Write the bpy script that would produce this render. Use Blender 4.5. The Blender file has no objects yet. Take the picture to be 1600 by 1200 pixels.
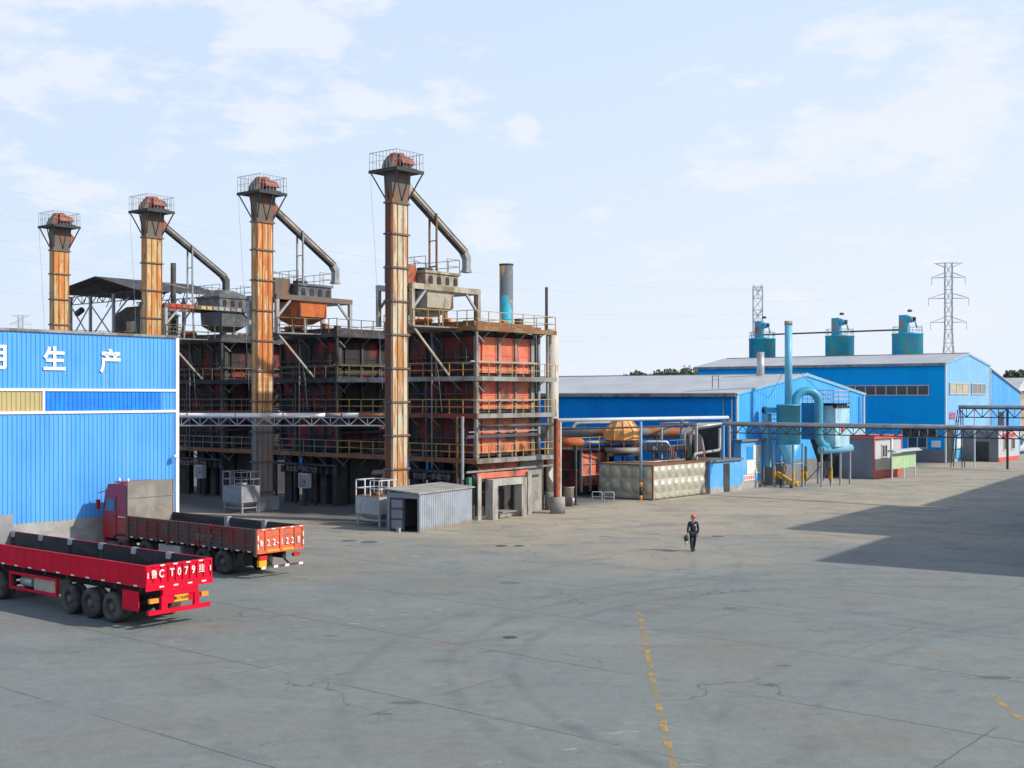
import bpy, math, random
from mathutils import Vector, Matrix
random.seed(7)
R = math.radians
C = bpy.context.scene.collection
SC = bpy.context.scene
# ---------------------------------------------------------------- camera, sky, sun, exposure
cam_d = bpy.data.cameras.new('camera'); cam = bpy.data.objects.new('camera', cam_d); C.objects.link(cam)
cam.location = (0, 0, 7.5); cam.rotation_euler = (R(90), 0, 0)
cam_d.sensor_width = 36; cam_d.lens = 42.75; cam_d.shift_y = 0.0125
cam_d.clip_start = 0.5; cam_d.clip_end = 9000
SC.camera = cam
SUN_EL, SUN_AZ = R(35), R(108.7)          # azimuth clockwise from +Y
W = bpy.data.worlds.new('World'); SC.world = W; W.use_nodes = True
nt = W.node_tree; nt.nodes.clear()
def N(t, **kw):
    n = nt.nodes.new(t)
    for k, v in kw.items():
        if isinstance(k, str) and hasattr(n, k): setattr(n, k, v)
    return n
out = N('ShaderNodeOutputWorld'); mixs = N('ShaderNodeMixShader')
sky = N('ShaderNodeTexSky', sky_type='NISHITA'); sky.sun_disc = False
sky.sun_elevation = SUN_EL; sky.sun_rotation = SUN_AZ; sky.air_density = 1.0; sky.dust_density = 1.6; sky.ozone_density = 1.0
bg = N('ShaderNodeBackground'); bg.inputs[1].default_value = 0.15
bg2 = N('ShaderNodeBackground'); bg2.inputs[1].default_value = 1.0
nt.links.new(sky.outputs[0], bg.inputs[0])
tc = N('ShaderNodeTexCoord'); sep = N('ShaderNodeSeparateXYZ'); nt.links.new(tc.outputs['Generated'], sep.inputs[0])
mp = N('ShaderNodeMapping'); mp.inputs['Scale'].default_value = (1.2, 1.2, 3.0); mp.inputs['Location'].default_value = (2.1, 0.6, 0.3)
nt.links.new(tc.outputs['Generated'], mp.inputs[0])
cn = N('ShaderNodeTexNoise'); cn.inputs['Scale'].default_value = 9.5; cn.inputs['Detail'].default_value = 10; cn.inputs['Roughness'].default_value = 0.62
nt.links.new(mp.outputs[0], cn.inputs['Vector'])
cr = N('ShaderNodeValToRGB'); cr.color_ramp.elements[0].position = 0.56; cr.color_ramp.elements[1].position = 0.68
nt.links.new(cn.outputs[0], cr.inputs[0])
hz = N('ShaderNodeMapRange'); hz.inputs[1].default_value = -0.02; hz.inputs[2].default_value = 0.85; hz.inputs[3].default_value = 1.6; hz.inputs[4].default_value = 0.0; hz.clamp = True
nt.links.new(sep.outputs[2], hz.inputs[0])
# pale hazy air: blue-white aloft, nearly white at the horizon and towards the sun
vn = N('ShaderNodeVectorMath', operation='NORMALIZE'); nt.links.new(tc.outputs['Generated'], vn.inputs[0]); sv = N('ShaderNodeSeparateXYZ'); nt.links.new(vn.outputs[0], sv.inputs[0])
el = N('ShaderNodeMath', operation='MULTIPLY_ADD'); nt.links.new(sv.outputs[0], el.inputs[0]); el.inputs[1].default_value = -0.22; nt.links.new(sv.outputs[2], el.inputs[2])
hc = N('ShaderNodeValToRGB'); nt.links.new(el.outputs[0], hc.inputs[0])
hc.color_ramp.elements[0].position = 0.0; hc.color_ramp.elements[0].color = (.83,.90,1.0,1); hc.color_ramp.elements[1].position = .32; hc.color_ramp.elements[1].color = (.65,.79,1.0,1)
e_ = hc.color_ramp.elements.new(.19); e_.color = (.71,.84,1.0,1)
# thin clouds: noise gathered into banks
def bank(d, r):
    v = N('ShaderNodeVectorMath', operation='DISTANCE'); nt.links.new(vn.outputs[0], v.inputs[0]); v.inputs[1].default_value = Vector(d).normalized()
    m_ = N('ShaderNodeMapRange'); m_.inputs[1].default_value = r; m_.inputs[2].default_value = r*.3; nt.links.new(v.outputs['Value'], m_.inputs[0]); return m_.outputs[0]
prev = None
for d, r in (((-.40,1,.31),.17),((-.18,1,.29),.09),((-.14,1,.25),.05),((.26,1,.225),.07),((.34,1,.215),.07),((.20,1,.21),.07),((.40,1,.26),.10),((.27,1,.29),.07),((.01,1,.225),.018),((-.02,1,.135),.04)):
    o_ = bank(d, r)
    if prev is None: prev = o_
    else:
        a_ = N('ShaderNodeMath', operation='MAXIMUM'); nt.links.new(prev, a_.inputs[0]); nt.links.new(o_, a_.inputs[1]); prev = a_.outputs[0]
th = N('ShaderNodeMath', operation='MULTIPLY_ADD'); nt.links.new(prev, th.inputs[0]); th.inputs[1].default_value = .145; nt.links.new(cn.outputs[0], th.inputs[2])
nt.links.new(th.outputs[0], cr.inputs[0])
cm = N('ShaderNodeMath', operation='MULTIPLY'); nt.links.new(cr.outputs[0], cm.inputs[0]); cm.inputs[1].default_value = .62
cc = N('ShaderNodeMixRGB'); nt.links.new(cm.outputs[0], cc.inputs[0]); nt.links.new(hc.outputs[0], cc.inputs[1]); cc.inputs[2].default_value = (.92,.94,1.0,1); nt.links.new(cc.outputs[0], bg2.inputs[0])
mx = N('ShaderNodeMath', operation='MULTIPLY_ADD')
nt.links.new(cr.outputs[0], mx.inputs[0]); mx.inputs[1].default_value = 0.2; nt.links.new(hz.outputs[0], mx.inputs[2]); mx.use_clamp = True
nt.links.new(mx.outputs[0], mixs.inputs[0]); nt.links.new(bg.outputs[0], mixs.inputs[1]); nt.links.new(bg2.outputs[0], mixs.inputs[2])
nt.links.new(mixs.outputs[0], out.inputs[0])
sd = bpy.data.lights.new('sun', 'SUN'); sd.energy = 4.0; sd.angle = R(1.1); sd.color = (1.0, 0.93, 0.82)
sun = bpy.data.objects.new('sun', sd); C.objects.link(sun)
SDIR = Vector((math.sin(SUN_AZ)*math.cos(SUN_EL), math.cos(SUN_AZ)*math.cos(SUN_EL), math.sin(SUN_EL)))
sun.rotation_euler = SDIR.to_track_quat('Z', 'Y').to_euler(); sun.location = (60, -40, 80)
SC.view_settings.view_transform = 'Standard'; SC.view_settings.look = 'None'; SC.view_settings.exposure = 0.0; SC.view_settings.gamma = 1
SC.cycles.max_bounces = 6
# ---------------------------------------------------------------- frames of the yard
ANG = -math.atan2(1900, 2330)
UX = Vector((2330, -1900, 0)).normalized(); UY = Vector((1900, 2330, 0)).normalized()
P0 = Vector((-2.14, 74, 0))
def LP(x, y, z=0): return P0 + UX*x + UY*y + Vector((0, 0, z))
def px(u, v, Y):   # only used to convert measured sizes; returns world point
    return Vector(((u-800)/1900*Y, Y, 7.5-(v-620)/1900*Y))
# ---------------------------------------------------------------- materials
MATS = {}
def mat(name, base, rough=0.6, metal=0.0, c2=None, s2=1.0, st2=(1,1,1), r2=(0.45,0.6), c3=None, s3=1.0, st3=(1,1,1), r3=(0.5,0.65),
        var=0.12, bump=0.0, bscale=8.0, spec=0.5, base_z=None):
    """base colour; c2 and c3 are patches laid over it by stretched noise; base_z = (colour, height) a dirty foot."""
    if name in MATS: return MATS[name]
    m = bpy.data.materials.new(name); m.use_nodes = True; t = m.node_tree; ns = t.nodes; L = t.links
    b = ns['Principled BSDF']; b.inputs['Roughness'].default_value = rough; b.inputs['Metallic'].default_value = metal
    b.inputs['Specular IOR Level'].default_value = spec
    co = ns.new('ShaderNodeTexCoord'); oi = ns.new('ShaderNodeObjectInfo')
    ad = ns.new('ShaderNodeVectorMath'); ad.operation = 'ADD'
    sc = ns.new('ShaderNodeVectorMath'); sc.operation = 'SCALE'; sc.inputs[0].default_value = (37, 53, 0); L.new(oi.outputs['Random'], sc.inputs['Scale'])
    L.new(co.outputs['Object'], ad.inputs[0]); L.new(sc.outputs[0], ad.inputs[1])
    def noise(scale, st, det=6, w=0):
        mp = ns.new('ShaderNodeMapping'); mp.inputs['Scale'].default_value = st; mp.inputs['Location'].default_value = (w, w*2, w*3)
        L.new(ad.outputs[0], mp.inputs[0])
        n = ns.new('ShaderNodeTexNoise'); n.inputs['Scale'].default_value = scale; n.inputs['Detail'].default_value = det
        n.inputs['Roughness'].default_value = 0.62
        L.new(mp.outputs[0], n.inputs['Vector']); return n
    def mix(a, bcol, fac):
        x = ns.new('ShaderNodeMixRGB'); L.new(fac, x.inputs[0])
        if isinstance(a, tuple): x.inputs[1].default_value = (*a, 1)
        else: L.new(a, x.inputs[1])
        if isinstance(bcol, tuple): x.inputs[2].default_value = (*bcol, 1)
        else: L.new(bcol, x.inputs[2])
        return x.outputs[0]
    def ramp(src, lo, hi):
        r = ns.new('ShaderNodeMapRange'); r.inputs[1].default_value = lo; r.inputs[2].default_value = hi; L.new(src, r.inputs[0]); return r.outputs[0]
    n1 = noise(0.7, (1, 1, 1), 5, 1.3)
    lo = tuple(max(0, c*(1-var*1.6)) for c in base); hi = tuple(min(1, c*(1+var)) for c in base)
    col = mix(lo, hi, ramp(n1.outputs[0], 0.3, 0.7))
    nf = noise(9, (1, 1, 1), 4, 4.1)
    dk = ns.new('ShaderNodeMixRGB'); dk.blend_type = 'MULTIPLY'; dk.inputs[0].default_value = min(1, var*1.5)
    L.new(col, dk.inputs[1]); rr = ns.new('ShaderNodeValToRGB'); L.new(nf.outputs[0], rr.inputs[0])
    rr.color_ramp.elements[0].position = .35; rr.color_ramp.elements[0].color = (.6, .6, .6, 1); rr.color_ramp.elements[1].position = .6
    L.new(rr.outputs[0], dk.inputs[2]); col = dk.outputs[0]
    if c2: col = mix(col, c2, ramp(noise(s2, st2, 7, 7.7).outputs[0], *r2))
    if c3: col = mix(col, c3, ramp(noise(s3, st3, 7, 2.9).outputs[0], *r3))
    if base_z:
        sp = ns.new('ShaderNodeSeparateXYZ'); L.new(co.outputs['Object'], sp.inputs[0])
        nn = noise(2.0, (1, 1, .3), 5, 5.5)
        ma = ns.new('ShaderNodeMath'); ma.operation = 'MULTIPLY_ADD'; L.new(nn.outputs[0], ma.inputs[0]); ma.inputs[1].default_value = base_z[1]; L.new(sp.outputs[2], ma.inputs[2])
        col = mix(base_z[0], col, ramp(ma.outputs[0], base_z[1]*.5, base_z[1]*1.25))
    L.new(col, b.inputs['Base Color'])
    if bump:
        bn = ns.new('ShaderNodeBump'); bn.inputs['Strength'].default_value = bump; bn.inputs['Distance'].default_value = 0.02
        L.new(noise(bscale, (1, 1, 1), 6, 9.9).outputs[0], bn.inputs['Height']); L.new(bn.outputs[0], b.inputs['Normal'])
    MATS[name] = m; return m
RUST = (.33, .095, .022); SOOT = (.022, .022, .024)
M = dict(
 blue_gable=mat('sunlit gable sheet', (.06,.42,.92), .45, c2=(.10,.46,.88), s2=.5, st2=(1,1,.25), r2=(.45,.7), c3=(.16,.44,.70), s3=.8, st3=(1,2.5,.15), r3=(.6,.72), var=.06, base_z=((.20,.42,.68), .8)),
 dullyellow=mat('shade-dulled yellow railing', (.20,.16,.085), .7, c2=(.08,.07,.06), s2=2, r2=(.5,.62), var=.2),  # yellow dulled in colour for the railings that stand in shade
 cover=mat('dusty iron cover', (.15,.15,.145), .8, var=.15),
 blue_sheet=mat('blue sheet steel', (.085,.38,.88), .45, c2=(.12,.43,.86), s2=.6, st2=(1,1,.25), r2=(.45,.7), c3=(.20,.42,.66), s3=1.1, st3=(1,2.5,.12), r3=(.60,.72), var=.06, base_z=((.20,.40,.66), .5)),
 blue_strip=mat('deep blue strip', (.018,.22,.82), .4, c2=(.01,.28,.85), s2=1.5, r2=(.45,.65), var=.05),
 blue_far=mat('blue warehouse sheet', (.045,.29,.74), .45, c2=(.09,.36,.72), s2=.35, st2=(1,1,.4), r2=(.5,.7), var=.06, base_z=((.30,.32,.34), .8)),
 blue_far_lit=mat('sunlit far gable sheet', (.24,.52,.86), .5, c2=(.3,.56,.84), s2=.4, r2=(.5,.7), var=.05),  # far warehouse blue, paled for its sunlit gable
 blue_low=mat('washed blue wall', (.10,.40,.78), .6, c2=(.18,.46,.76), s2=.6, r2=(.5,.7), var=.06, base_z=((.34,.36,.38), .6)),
 blue_shaded=mat('shaded blue side sheet', (.0,.27,.84), .7, c2=(.0,.30,.84), s2=.3, st2=(1,1,.3), var=.05, spec=.15),  # warehouse blue with shade put into the colour, for walls off the sun
 blue_far_shaded=mat('shaded far side sheet', (.0,.40,.90), .7, c2=(.0,.43,.88), s2=.3, st2=(1,1,.3), var=.05, spec=.15),  # far warehouse blue again, darkened for its shaded side
 palepipe=mat('pale blue white pipe', (.60,.68,.76), .45, c2=(.42,.50,.56), s2=.6, r2=(.58,.7), var=.05),
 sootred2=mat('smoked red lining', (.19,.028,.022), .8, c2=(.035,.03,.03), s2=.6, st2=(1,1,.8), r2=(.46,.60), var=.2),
 white=mat('white painted trim', (.78,.79,.80), .5, var=.05),
 roofgrey=mat('pale grey roof sheet', (.50,.52,.54), .5, c2=(.42,.44,.46), s2=.25, st2=(1,1,1), var=.06),
 tan=mat('tan sheet', (.52,.43,.20), .5, var=.06),
 plinth=mat('grey rendered plinth', (.40,.40,.40), .85, c2=(.28,.28,.28), s2=.9, st2=(1,1,2.5), r2=(.5,.62), var=.15, bump=.3),
 darkplinth=mat('dark grey plinth', (.20,.20,.21), .85, var=.15),
 steel=mat('sooty structural steel', (.085,.085,.09), .75, c2=(.15,.07,.035), s2=1.6, r2=(.55,.68), c3=(.035,.035,.037), s3=.9, r3=(.45,.6), var=.25),
 soot=mat('soot black steel', (.034,.035,.038), .85, c2=(.07,.068,.066), s2=1.4, st2=(1,1,.5), r2=(.5,.68), c3=(.08,.035,.02), s3=2.5, r3=(.62,.72), var=.3),
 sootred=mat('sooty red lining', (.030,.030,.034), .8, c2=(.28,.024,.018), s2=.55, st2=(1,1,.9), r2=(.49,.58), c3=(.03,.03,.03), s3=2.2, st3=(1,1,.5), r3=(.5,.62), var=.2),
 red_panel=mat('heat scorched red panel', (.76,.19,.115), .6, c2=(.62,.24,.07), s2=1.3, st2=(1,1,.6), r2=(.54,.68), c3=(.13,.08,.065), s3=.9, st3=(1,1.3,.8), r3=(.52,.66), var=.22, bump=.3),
 orange=mat('rusty orange steel', (.60,.15,.03), .7, c2=(.34,.09,.03), s2=2.0, var=.2),
 deck=mat('grey deck plate', (.30,.30,.29), .7, c2=(.16,.12,.09), s2=1.2, st2=(1,1,.4), r2=(.5,.62), var=.2),
 deckrust=mat('rusty deck edge', (.26,.17,.09), .8, c2=(.24,.08,.03), s2=1.4, r2=(.42,.58), c3=(.08,.06,.05), s3=2.2, r3=(.58,.7), var=.2),
 deckred=mat('red brown deck edge', (.26,.05,.025), .75, c2=(.08,.05,.04), s2=1.2, r2=(.5,.64), var=.2),
 yellow=mat('worn yellow railing', (.50,.33,.09), .6, c2=(.24,.12,.04), s2=2.5, r2=(.55,.65), var=.15),
 greyrail=mat('grey railing', (.22,.23,.24), .6, var=.15),
 shaft=mat('rust streaked cream casing', (.62,.44,.20), .65, c2=(.60,.205,.035), s2=1.7, st2=(1.3,1.9,.20), r2=(.47,.56), c3=(.30,.075,.02), s3=2.6, st3=(1.2,1.6,.30), r3=(.56,.66), var=.15, bump=.2),
 shaftpale=mat('pale streaked casing', (.60,.53,.38), .65, c2=(.52,.20,.05), s2=1.5, st2=(1.3,2.2,.22), r2=(.48,.57), c3=(.20,.15,.09), s3=1.6, st3=(1.2,1.5,.3), r3=(.54,.66), var=.15, bump=.2),
 shafthot=mat('bright rusted casing', (.62,.40,.16), .65, c2=(.56,.15,.02), s2=1.7, st2=(1.3,1.6,.22), r2=(.42,.52), c3=(.66,.55,.34), s3=2.2, st3=(1,3.2,.2), r3=(.56,.62), var=.15, bump=.2),
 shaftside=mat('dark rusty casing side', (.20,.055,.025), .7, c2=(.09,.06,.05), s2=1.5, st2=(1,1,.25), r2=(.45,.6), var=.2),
 shaftshade=mat('shaded casing', (.22,.22,.22), .65, c2=(.35,.15,.06), s2=1.4, st2=(1,1,.35), r2=(.56,.66), var=.15),  # grey stands in for shade on the lower casing, rust patches over it
 head=mat('weathered steel casing', (.15,.13,.115), .7, c2=(.26,.10,.05), s2=1.8, st2=(1,1,.6), r2=(.5,.62), var=.2),
 headred=mat('flaking red hood', (.48,.12,.05), .7, c2=(.24,.07,.035), s2=2.2, r2=(.46,.6), c3=(.10,.085,.07), s3=1.3, r3=(.52,.64), var=.2),
 chute=mat('pale weathered chute', (.45,.42,.34), .6, c2=(.33,.20,.10), s2=1.6, r2=(.55,.66), c3=(.18,.18,.18), s3=.8, r3=(.5,.66), var=.15),
 hop=mat('dusty beige hopper', (.44,.40,.32), .75, c2=(.20,.14,.09), s2=1.2, st2=(1,1,.5), r2=(.47,.62), var=.15),
 hoporange=mat('orange hopper', (.62,.15,.03), .65, c2=(.20,.08,.04), s2=1.0, st2=(1,1,.5), r2=(.48,.62), var=.15),
 hopdark=mat('dark grey hopper', (.10,.105,.115), .7, c2=(.20,.20,.21), s2=1.0, r2=(.5,.65), var=.2),
 flue=mat('stained white flue', (.58,.55,.48), .7, c2=(.36,.22,.10), s2=.7, st2=(1,1,.5), r2=(.55,.68), c3=(.16,.14,.12), s3=1.5, st3=(1,1,.6), r3=(.58,.7), var=.12),
 concrete=mat('grey concrete', (.33,.32,.30), .9, c2=(.20,.19,.18), s2=1.2, r2=(.5,.65), var=.18, bump=.4),
 paleconc=mat('pale dusty concrete', (.44,.43,.40), .9, c2=(.24,.21,.18), s2=1.3, st2=(1,1,.35), r2=(.48,.64), c3=(.12,.11,.10), s3=2.2, st3=(1,1,.5), r3=(.58,.68), var=.12, bump=.3),
 dark=mat('dark grimy steel', (.055,.057,.06), .8, var=.3),
 green=mat('green painted steel', (.06,.27,.17), .6, var=.15),
 pipe=mat('silver clad pipe', (.50,.51,.52), .38, .35, c2=(.34,.34,.34), s2=1.0, r2=(.5,.65), var=.08),
 pipewhite=mat('white lagged pipe', (.90,.90,.88), .5, c2=(.45,.44,.42), s2=.5, r2=(.58,.7), var=.05),
 truss=mat('grey painted truss', (.36,.37,.39), .55, var=.12),
 bluepost=mat('blue painted post', (.14,.38,.62), .5, c2=(.25,.3,.35), s2=2, var=.1),
 hazard=mat('orange hazard paint', (.75,.26,.04), .5, var=.1), blackp=mat('black paint', (.02,.02,.022), .5, var=.1),
 shed=mat('blue grey corrugated sheet', (.40,.44,.50), .5, .15, c2=(.32,.35,.38), s2=.8, r2=(.5,.65), var=.06, base_z=((.33,.27,.20), .45)),
 shedside=mat('grey sheet steel', (.25,.27,.30), .55, var=.12),
 shedroof=mat('felted grey roof', (.36,.36,.34), .8, c2=(.26,.26,.25), s2=1.2, var=.1),
 bin=mat('rust stained pale bin', (.46,.47,.46), .65, c2=(.42,.20,.06), s2=1.3, st2=(1,1,.4), r2=(.56,.66), var=.12),
 bingrey=mat('dusty grey bin', (.32,.33,.35), .7, c2=(.24,.24,.25), s2=1.5, var=.15),
 railwhite=mat('white railing', (.72,.73,.76), .5, var=.08),
 cabinet=mat('pale control cabinet', (.50,.50,.50), .5, c2=(.35,.28,.2), s2=3, r2=(.6,.7), var=.08),
 teal=mat('teal painted steel', (.06,.38,.56), .42, c2=(.12,.30,.36), s2=1.0, st2=(1,1,.5), r2=(.52,.66), var=.12),
 sky=mat('sky blue painted steel', (.16,.50,.72), .42, c2=(.20,.42,.52), s2=.9, st2=(1,1,.5), r2=(.52,.68), var=.08),
 tealpatch=mat('faded teal tank', (.02,.36,.46), .5, c2=(.18,.26,.24), s2=.5, r2=(.5,.62), c3=(.0,.30,.62), s3=.35, r3=(.5,.6), var=.12),
 filt=mat('pale blue filter housing', (.42,.66,.76), .5, c2=(.3,.5,.6), s2=1, var=.06),
 filtdark=mat('blue filter side', (.03,.26,.50), .5, var=.08),
 pinkrail=mat('faded pink railing', (.65,.42,.48), .6, var=.1),
 yellowmach=mat('yellow machinery paint', (.62,.36,.03), .5, c2=(.2,.12,.05), s2=3, r2=(.5,.6), var=.15),
 kiosk=mat('grey kiosk wall', (.23,.23,.25), .8, var=.1), kioskface=mat('pale kiosk front', (.52,.53,.56), .7, var=.06), kioskred=mat('red kiosk trim', (.62,.13,.10), .6, var=.12),
 boardgreen=mat('green notice board', (.38,.58,.30), .5, c2=(.46,.62,.38), s2=1.2, var=.06),
 cabglass=mat('sky-tinted cab glass', (.06,.13,.20), .1, var=.1, spec=.8), headrail=mat('thin pale railing', (.26,.28,.33), .6, var=.08), glass=mat('dark window glass', (.05,.055,.06), .12, var=.2, spec=.8), curtain=mat('pale window curtain', (.50,.46,.34), .4, var=.15), pframe=mat('grey window frame', (.50,.50,.50), .5, var=.06),  # cab glass: bluish sky reflection put into its colour
 tank=mat('embossed stainless steel', (.56,.54,.44), .40, .25, c2=(.42,.40,.33), s2=1.2, r2=(.5,.66), var=.08, base_z=((.33,.27,.20), .3)),
 cool=mat('orange fibreglass', (.88,.46,.17), .5, c2=(.62,.27,.08), s2=1.2, var=.08),
 rust_shade_pipe=mat('rusty duct', (.30,.29,.28), .6, c2=(.36,.12,.04), s2=.5, r2=(.48,.56), var=.15),  # rusty ducts; also colours the shaded lengths of the pipe bridge
 stack=mat('peeling blue stack', (.13,.16,.18), .6, c2=(.50,.29,.10), s2=.65, st2=(1,1,.6), r2=(.50,.56), c3=(.02,.40,.56), s3=.42, st3=(1,1,.5), r3=(.52,.56), var=.12),
 tred=mat('bright red trailer paint', (.68,.006,.035), .6, c2=(.52,.010,.03), s2=.9, st2=(.5,1,2), r2=(.5,.7), var=.08, spec=.15),
 tgrime=mat('dirty red truck side', (.20,.045,.032), .75, c2=(.095,.08,.068), s2=.9, st2=(.7,1,1.2), r2=(.40,.56), c3=(.33,.022,.02), s3=1.5, r3=(.58,.68), var=.25),
 tgate=mat('orange red tailgate paint', (.72,.15,.07), .6, c2=(.42,.12,.08), s2=1.6, r2=(.54,.66), var=.12),
 cabred=mat('dark red cab paint', (.36,.015,.02), .32, var=.06),
 hboard=mat('scuffed grey tan headboard', (.30,.28,.24), .7, c2=(.20,.19,.17), s2=1.0, r2=(.45,.6), c3=(.46,.22,.08), s3=.9, st3=(1,.6,1.6), r3=(.62,.7), var=.15),
 liner=mat('coal dusted bed', (.045,.046,.050), .9, c2=(.075,.075,.08), s2=.8, st2=(.4,1,1.5), var=.3),
 tyre=mat('dusty tyre rubber', (.055,.055,.057), .9, c2=(.10,.095,.09), s2=3, var=.2), rim=mat('dull steel rim', (.14,.13,.125), .6, .3, var=.2),
 chassis=mat('grimy chassis', (.03,.03,.032), .8, var=.3), tag=mat('pale metal flap', (.45,.46,.48), .45, .3, var=.15),
 reflw=mat('white reflective tape', (.82,.80,.78), .4, var=.05), reflr=mat('red reflective tape', (.7,.04,.03), .4, var=.05),
 plate=mat('yellow number plate', (.85,.42,.02), .4, var=.05), amber=mat('amber lamp lens', (.80,.30,.05), .3, var=.1), redlens=mat('red lamp lens', (.65,.03,.02), .3, var=.1),
 letter=mat('white sign letters', (.85,.86,.87), .5, var=.02), lettertruck=mat('worn white numerals', (.80,.76,.74), .6, c2=(.70,.25,.2), s2=5, r2=(.58,.66), var=.05),
 redletter=mat('red lettering', (.75,.06,.08), .5, var=.05), fadeletter=mat('faded pale lettering', (.20,.15,.14), .7, var=.1),
 blueposter=mat('blue poster', (.02,.30,.75), .5, var=.04), whiteposter=mat('white notice sheet', (.78,.80,.76), .6, c2=(.66,.74,.60), s2=1.5, var=.04),
 bark=mat('tree bark', (.10,.075,.05), .9, var=.2), iron=mat('cast iron cover', (.07,.07,.07), .7, var=.2),
 pylon=mat('galvanised lattice steel', (.42,.45,.52), .6, var=.06), wire=mat('aluminium cable', (.62,.66,.72), .6, var=.02),
 skin=mat('skin', (.36,.20,.13), .55, var=.05), cloth=mat('dark navy workwear', (.018,.026,.045), .9, var=.15, bump=.3), boots=mat('black boots', (.015,.015,.016), .6, var=.1),
 helmet=mat('red orange hard hat', (.72,.10,.05), .35, var=.03), bagm=mat('dark green canvas', (.03,.05,.035), .85, var=.15), palegreen=mat('pale green plastic', (.32,.42,.36), .5, var=.05),
 carwhite=mat('white car paint', (.75,.76,.78), .3, var=.02),
)
def leafmat():
    m = bpy.data.materials.new('hazy foliage'); m.use_nodes = True; t = m.node_tree; b = t.nodes['Principled BSDF']; b.inputs['Roughness'].default_value = .8
    co = t.nodes.new('ShaderNodeTexCoord'); n = t.nodes.new('ShaderNodeTexNoise'); n.inputs['Scale'].default_value = .9; n.inputs['Detail'].default_value = 6
    r = t.nodes.new('ShaderNodeValToRGB'); r.color_ramp.elements[0].position = .35; r.color_ramp.elements[0].color = (.07,.085,.045,1)
    r.color_ramp.elements[1].position = .65; r.color_ramp.elements[1].color = (.15,.17,.10,1)  # greens lightened and greyed to stand in for distance haze
    t.links.new(co.outputs['Object'], n.inputs['Vector']); t.links.new(n.outputs[0], r.inputs[0]); t.links.new(r.outputs[0], b.inputs['Base Color']); return m
M['leaf'] = leafmat()
# ---------------------------------------------------------------- mesh builder
class MB:
    def __init__(s): s.v = []; s.f = []; s.mi = []; s.sm = []; s.cur = 0
    def face(s, pts, smooth=False):
        k = len(s.v); s.v += [tuple(p) for p in pts]; s.f.append(tuple(range(k, k+len(pts)))); s.mi.append(s.cur); s.sm.append(smooth); return s
    def idx(s, vs, fs, smooth=False):
        k = len(s.v); s.v += [tuple(p) for p in vs]
        for f in fs: s.f.append(tuple(i+k for i in f)); s.mi.append(s.cur); s.sm.append(smooth)
        return s
    def box(s, x0, x1, y0, y1, z0, z1):
        if x0 > x1: x0, x1 = x1, x0
        if y0 > y1: y0, y1 = y1, y0
        if z0 > z1: z0, z1 = z1, z0
        v = [(x,y,z) for z in (z0,z1) for y in (y0,y1) for x in (x0,x1)]
        return s.idx(v, [(0,2,3,1),(4,5,7,6),(0,1,5,4),(2,6,7,3),(0,4,6,2),(1,3,7,5)])
    def hexa(s, b, t):   # bottom quad ccw, top quad ccw
        return s.idx(list(b)+list(t), [(3,2,1,0),(4,5,6,7),(0,1,5,4),(1,2,6,5),(2,3,7,6),(3,0,4,7)])
    def bar(s, p, q, w, h=None, up=(0,0,1)):
        p = Vector(p); q = Vector(q); d = (q-p)
        if d.length < 1e-6: return s
        d.normalize(); u = Vector(up)
        if abs(d.dot(u)) > .98: u = Vector((1,0,0))
        a = d.cross(u).normalized(); b = a.cross(d).normalized(); h = h or w
        A = a*w/2; B = b*h/2
        return s.hexa([p-A-B, p+A-B, p+A+B, p-A+B], [q-A-B, q+A-B, q+A+B, q-A+B])
    def tube(s, pts, r, n=10, cap=True, r1=None):
        pts = [Vector(p) for p in pts]; k0 = len(s.v); m = len(pts)
        prev = None
        for i, p in enumerate(pts):
            d = ((pts[min(i+1,m-1)]-p).normalized() + (p-pts[max(i-1,0)]).normalized())
            d = d.normalized() if d.length > 1e-6 else Vector((0,0,1))
            if prev is None:
                a = d.cross(Vector((0,0,1))); a = a if a.length > .05 else d.cross(Vector((0,1,0)))
            else: a = prev - d*prev.dot(d)
            a.normalize(); prev = a; b = d.cross(a)
            rr = r[i] if isinstance(r, (list, tuple)) else r
            for j in range(n):
                t = 2*math.pi*j/n; s.v.append(tuple(p + a*math.cos(t)*rr + b*math.sin(t)*rr))
        for i in range(m-1):
            for j in range(n):
                s.f.append((k0+i*n+j, k0+i*n+(j+1)%n, k0+(i+1)*n+(j+1)%n, k0+(i+1)*n+j)); s.mi.append(s.cur); s.sm.append(n > 5)
        if cap:
            for i in (0, m-1):
                f = tuple(k0+i*n+j for j in range(n)); s.f.append(f if i else f[::-1]); s.mi.append(s.cur); s.sm.append(False)
        return s
    def cyl(s, x, y, z0, z1, r0, r1=None, n=20): return s.tube([(x,y,z0),(x,y,z1)], [r0, r0 if r1 is None else r1], n)
    def lathe(s, prof, cx=0, cy=0, n=24):   # prof list of (r,z)
        return s.tube([(cx,cy,z) for r,z in prof], [max(r,.001) for r,z in prof], n)
    def build(s, name, m, parent=None):
        me = bpy.data.meshes.new(name); me.from_pydata(s.v, [], s.f)
        ms = m if isinstance(m, (list, tuple)) else [m]
        for x in ms: me.materials.append(M[x] if isinstance(x, str) else x)
        me.polygons.foreach_set('material_index', s.mi); me.polygons.foreach_set('use_smooth', s.sm); me.update()
        o = bpy.data.objects.new(name, me); C.objects.link(o)
        if parent: o.parent = parent
        return o
def thing(name, label, cat, loc, rz=ANG, group=None):
    o = bpy.data.objects.new(name, None); C.objects.link(o); o.location = loc; o.rotation_euler = (0,0,rz); o.empty_display_size = .3
    o['label'] = label; o['category'] = cat
    if group: o['group'] = group
    return o
def tag(o, label, cat, group=None, loc=None, rz=None):
    o['label'] = label; o['category'] = cat
    if group: o['group'] = group
    if loc is not None: o.location = loc
    if rz is not None: o.rotation_euler = (0,0,rz)
    return o
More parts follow.
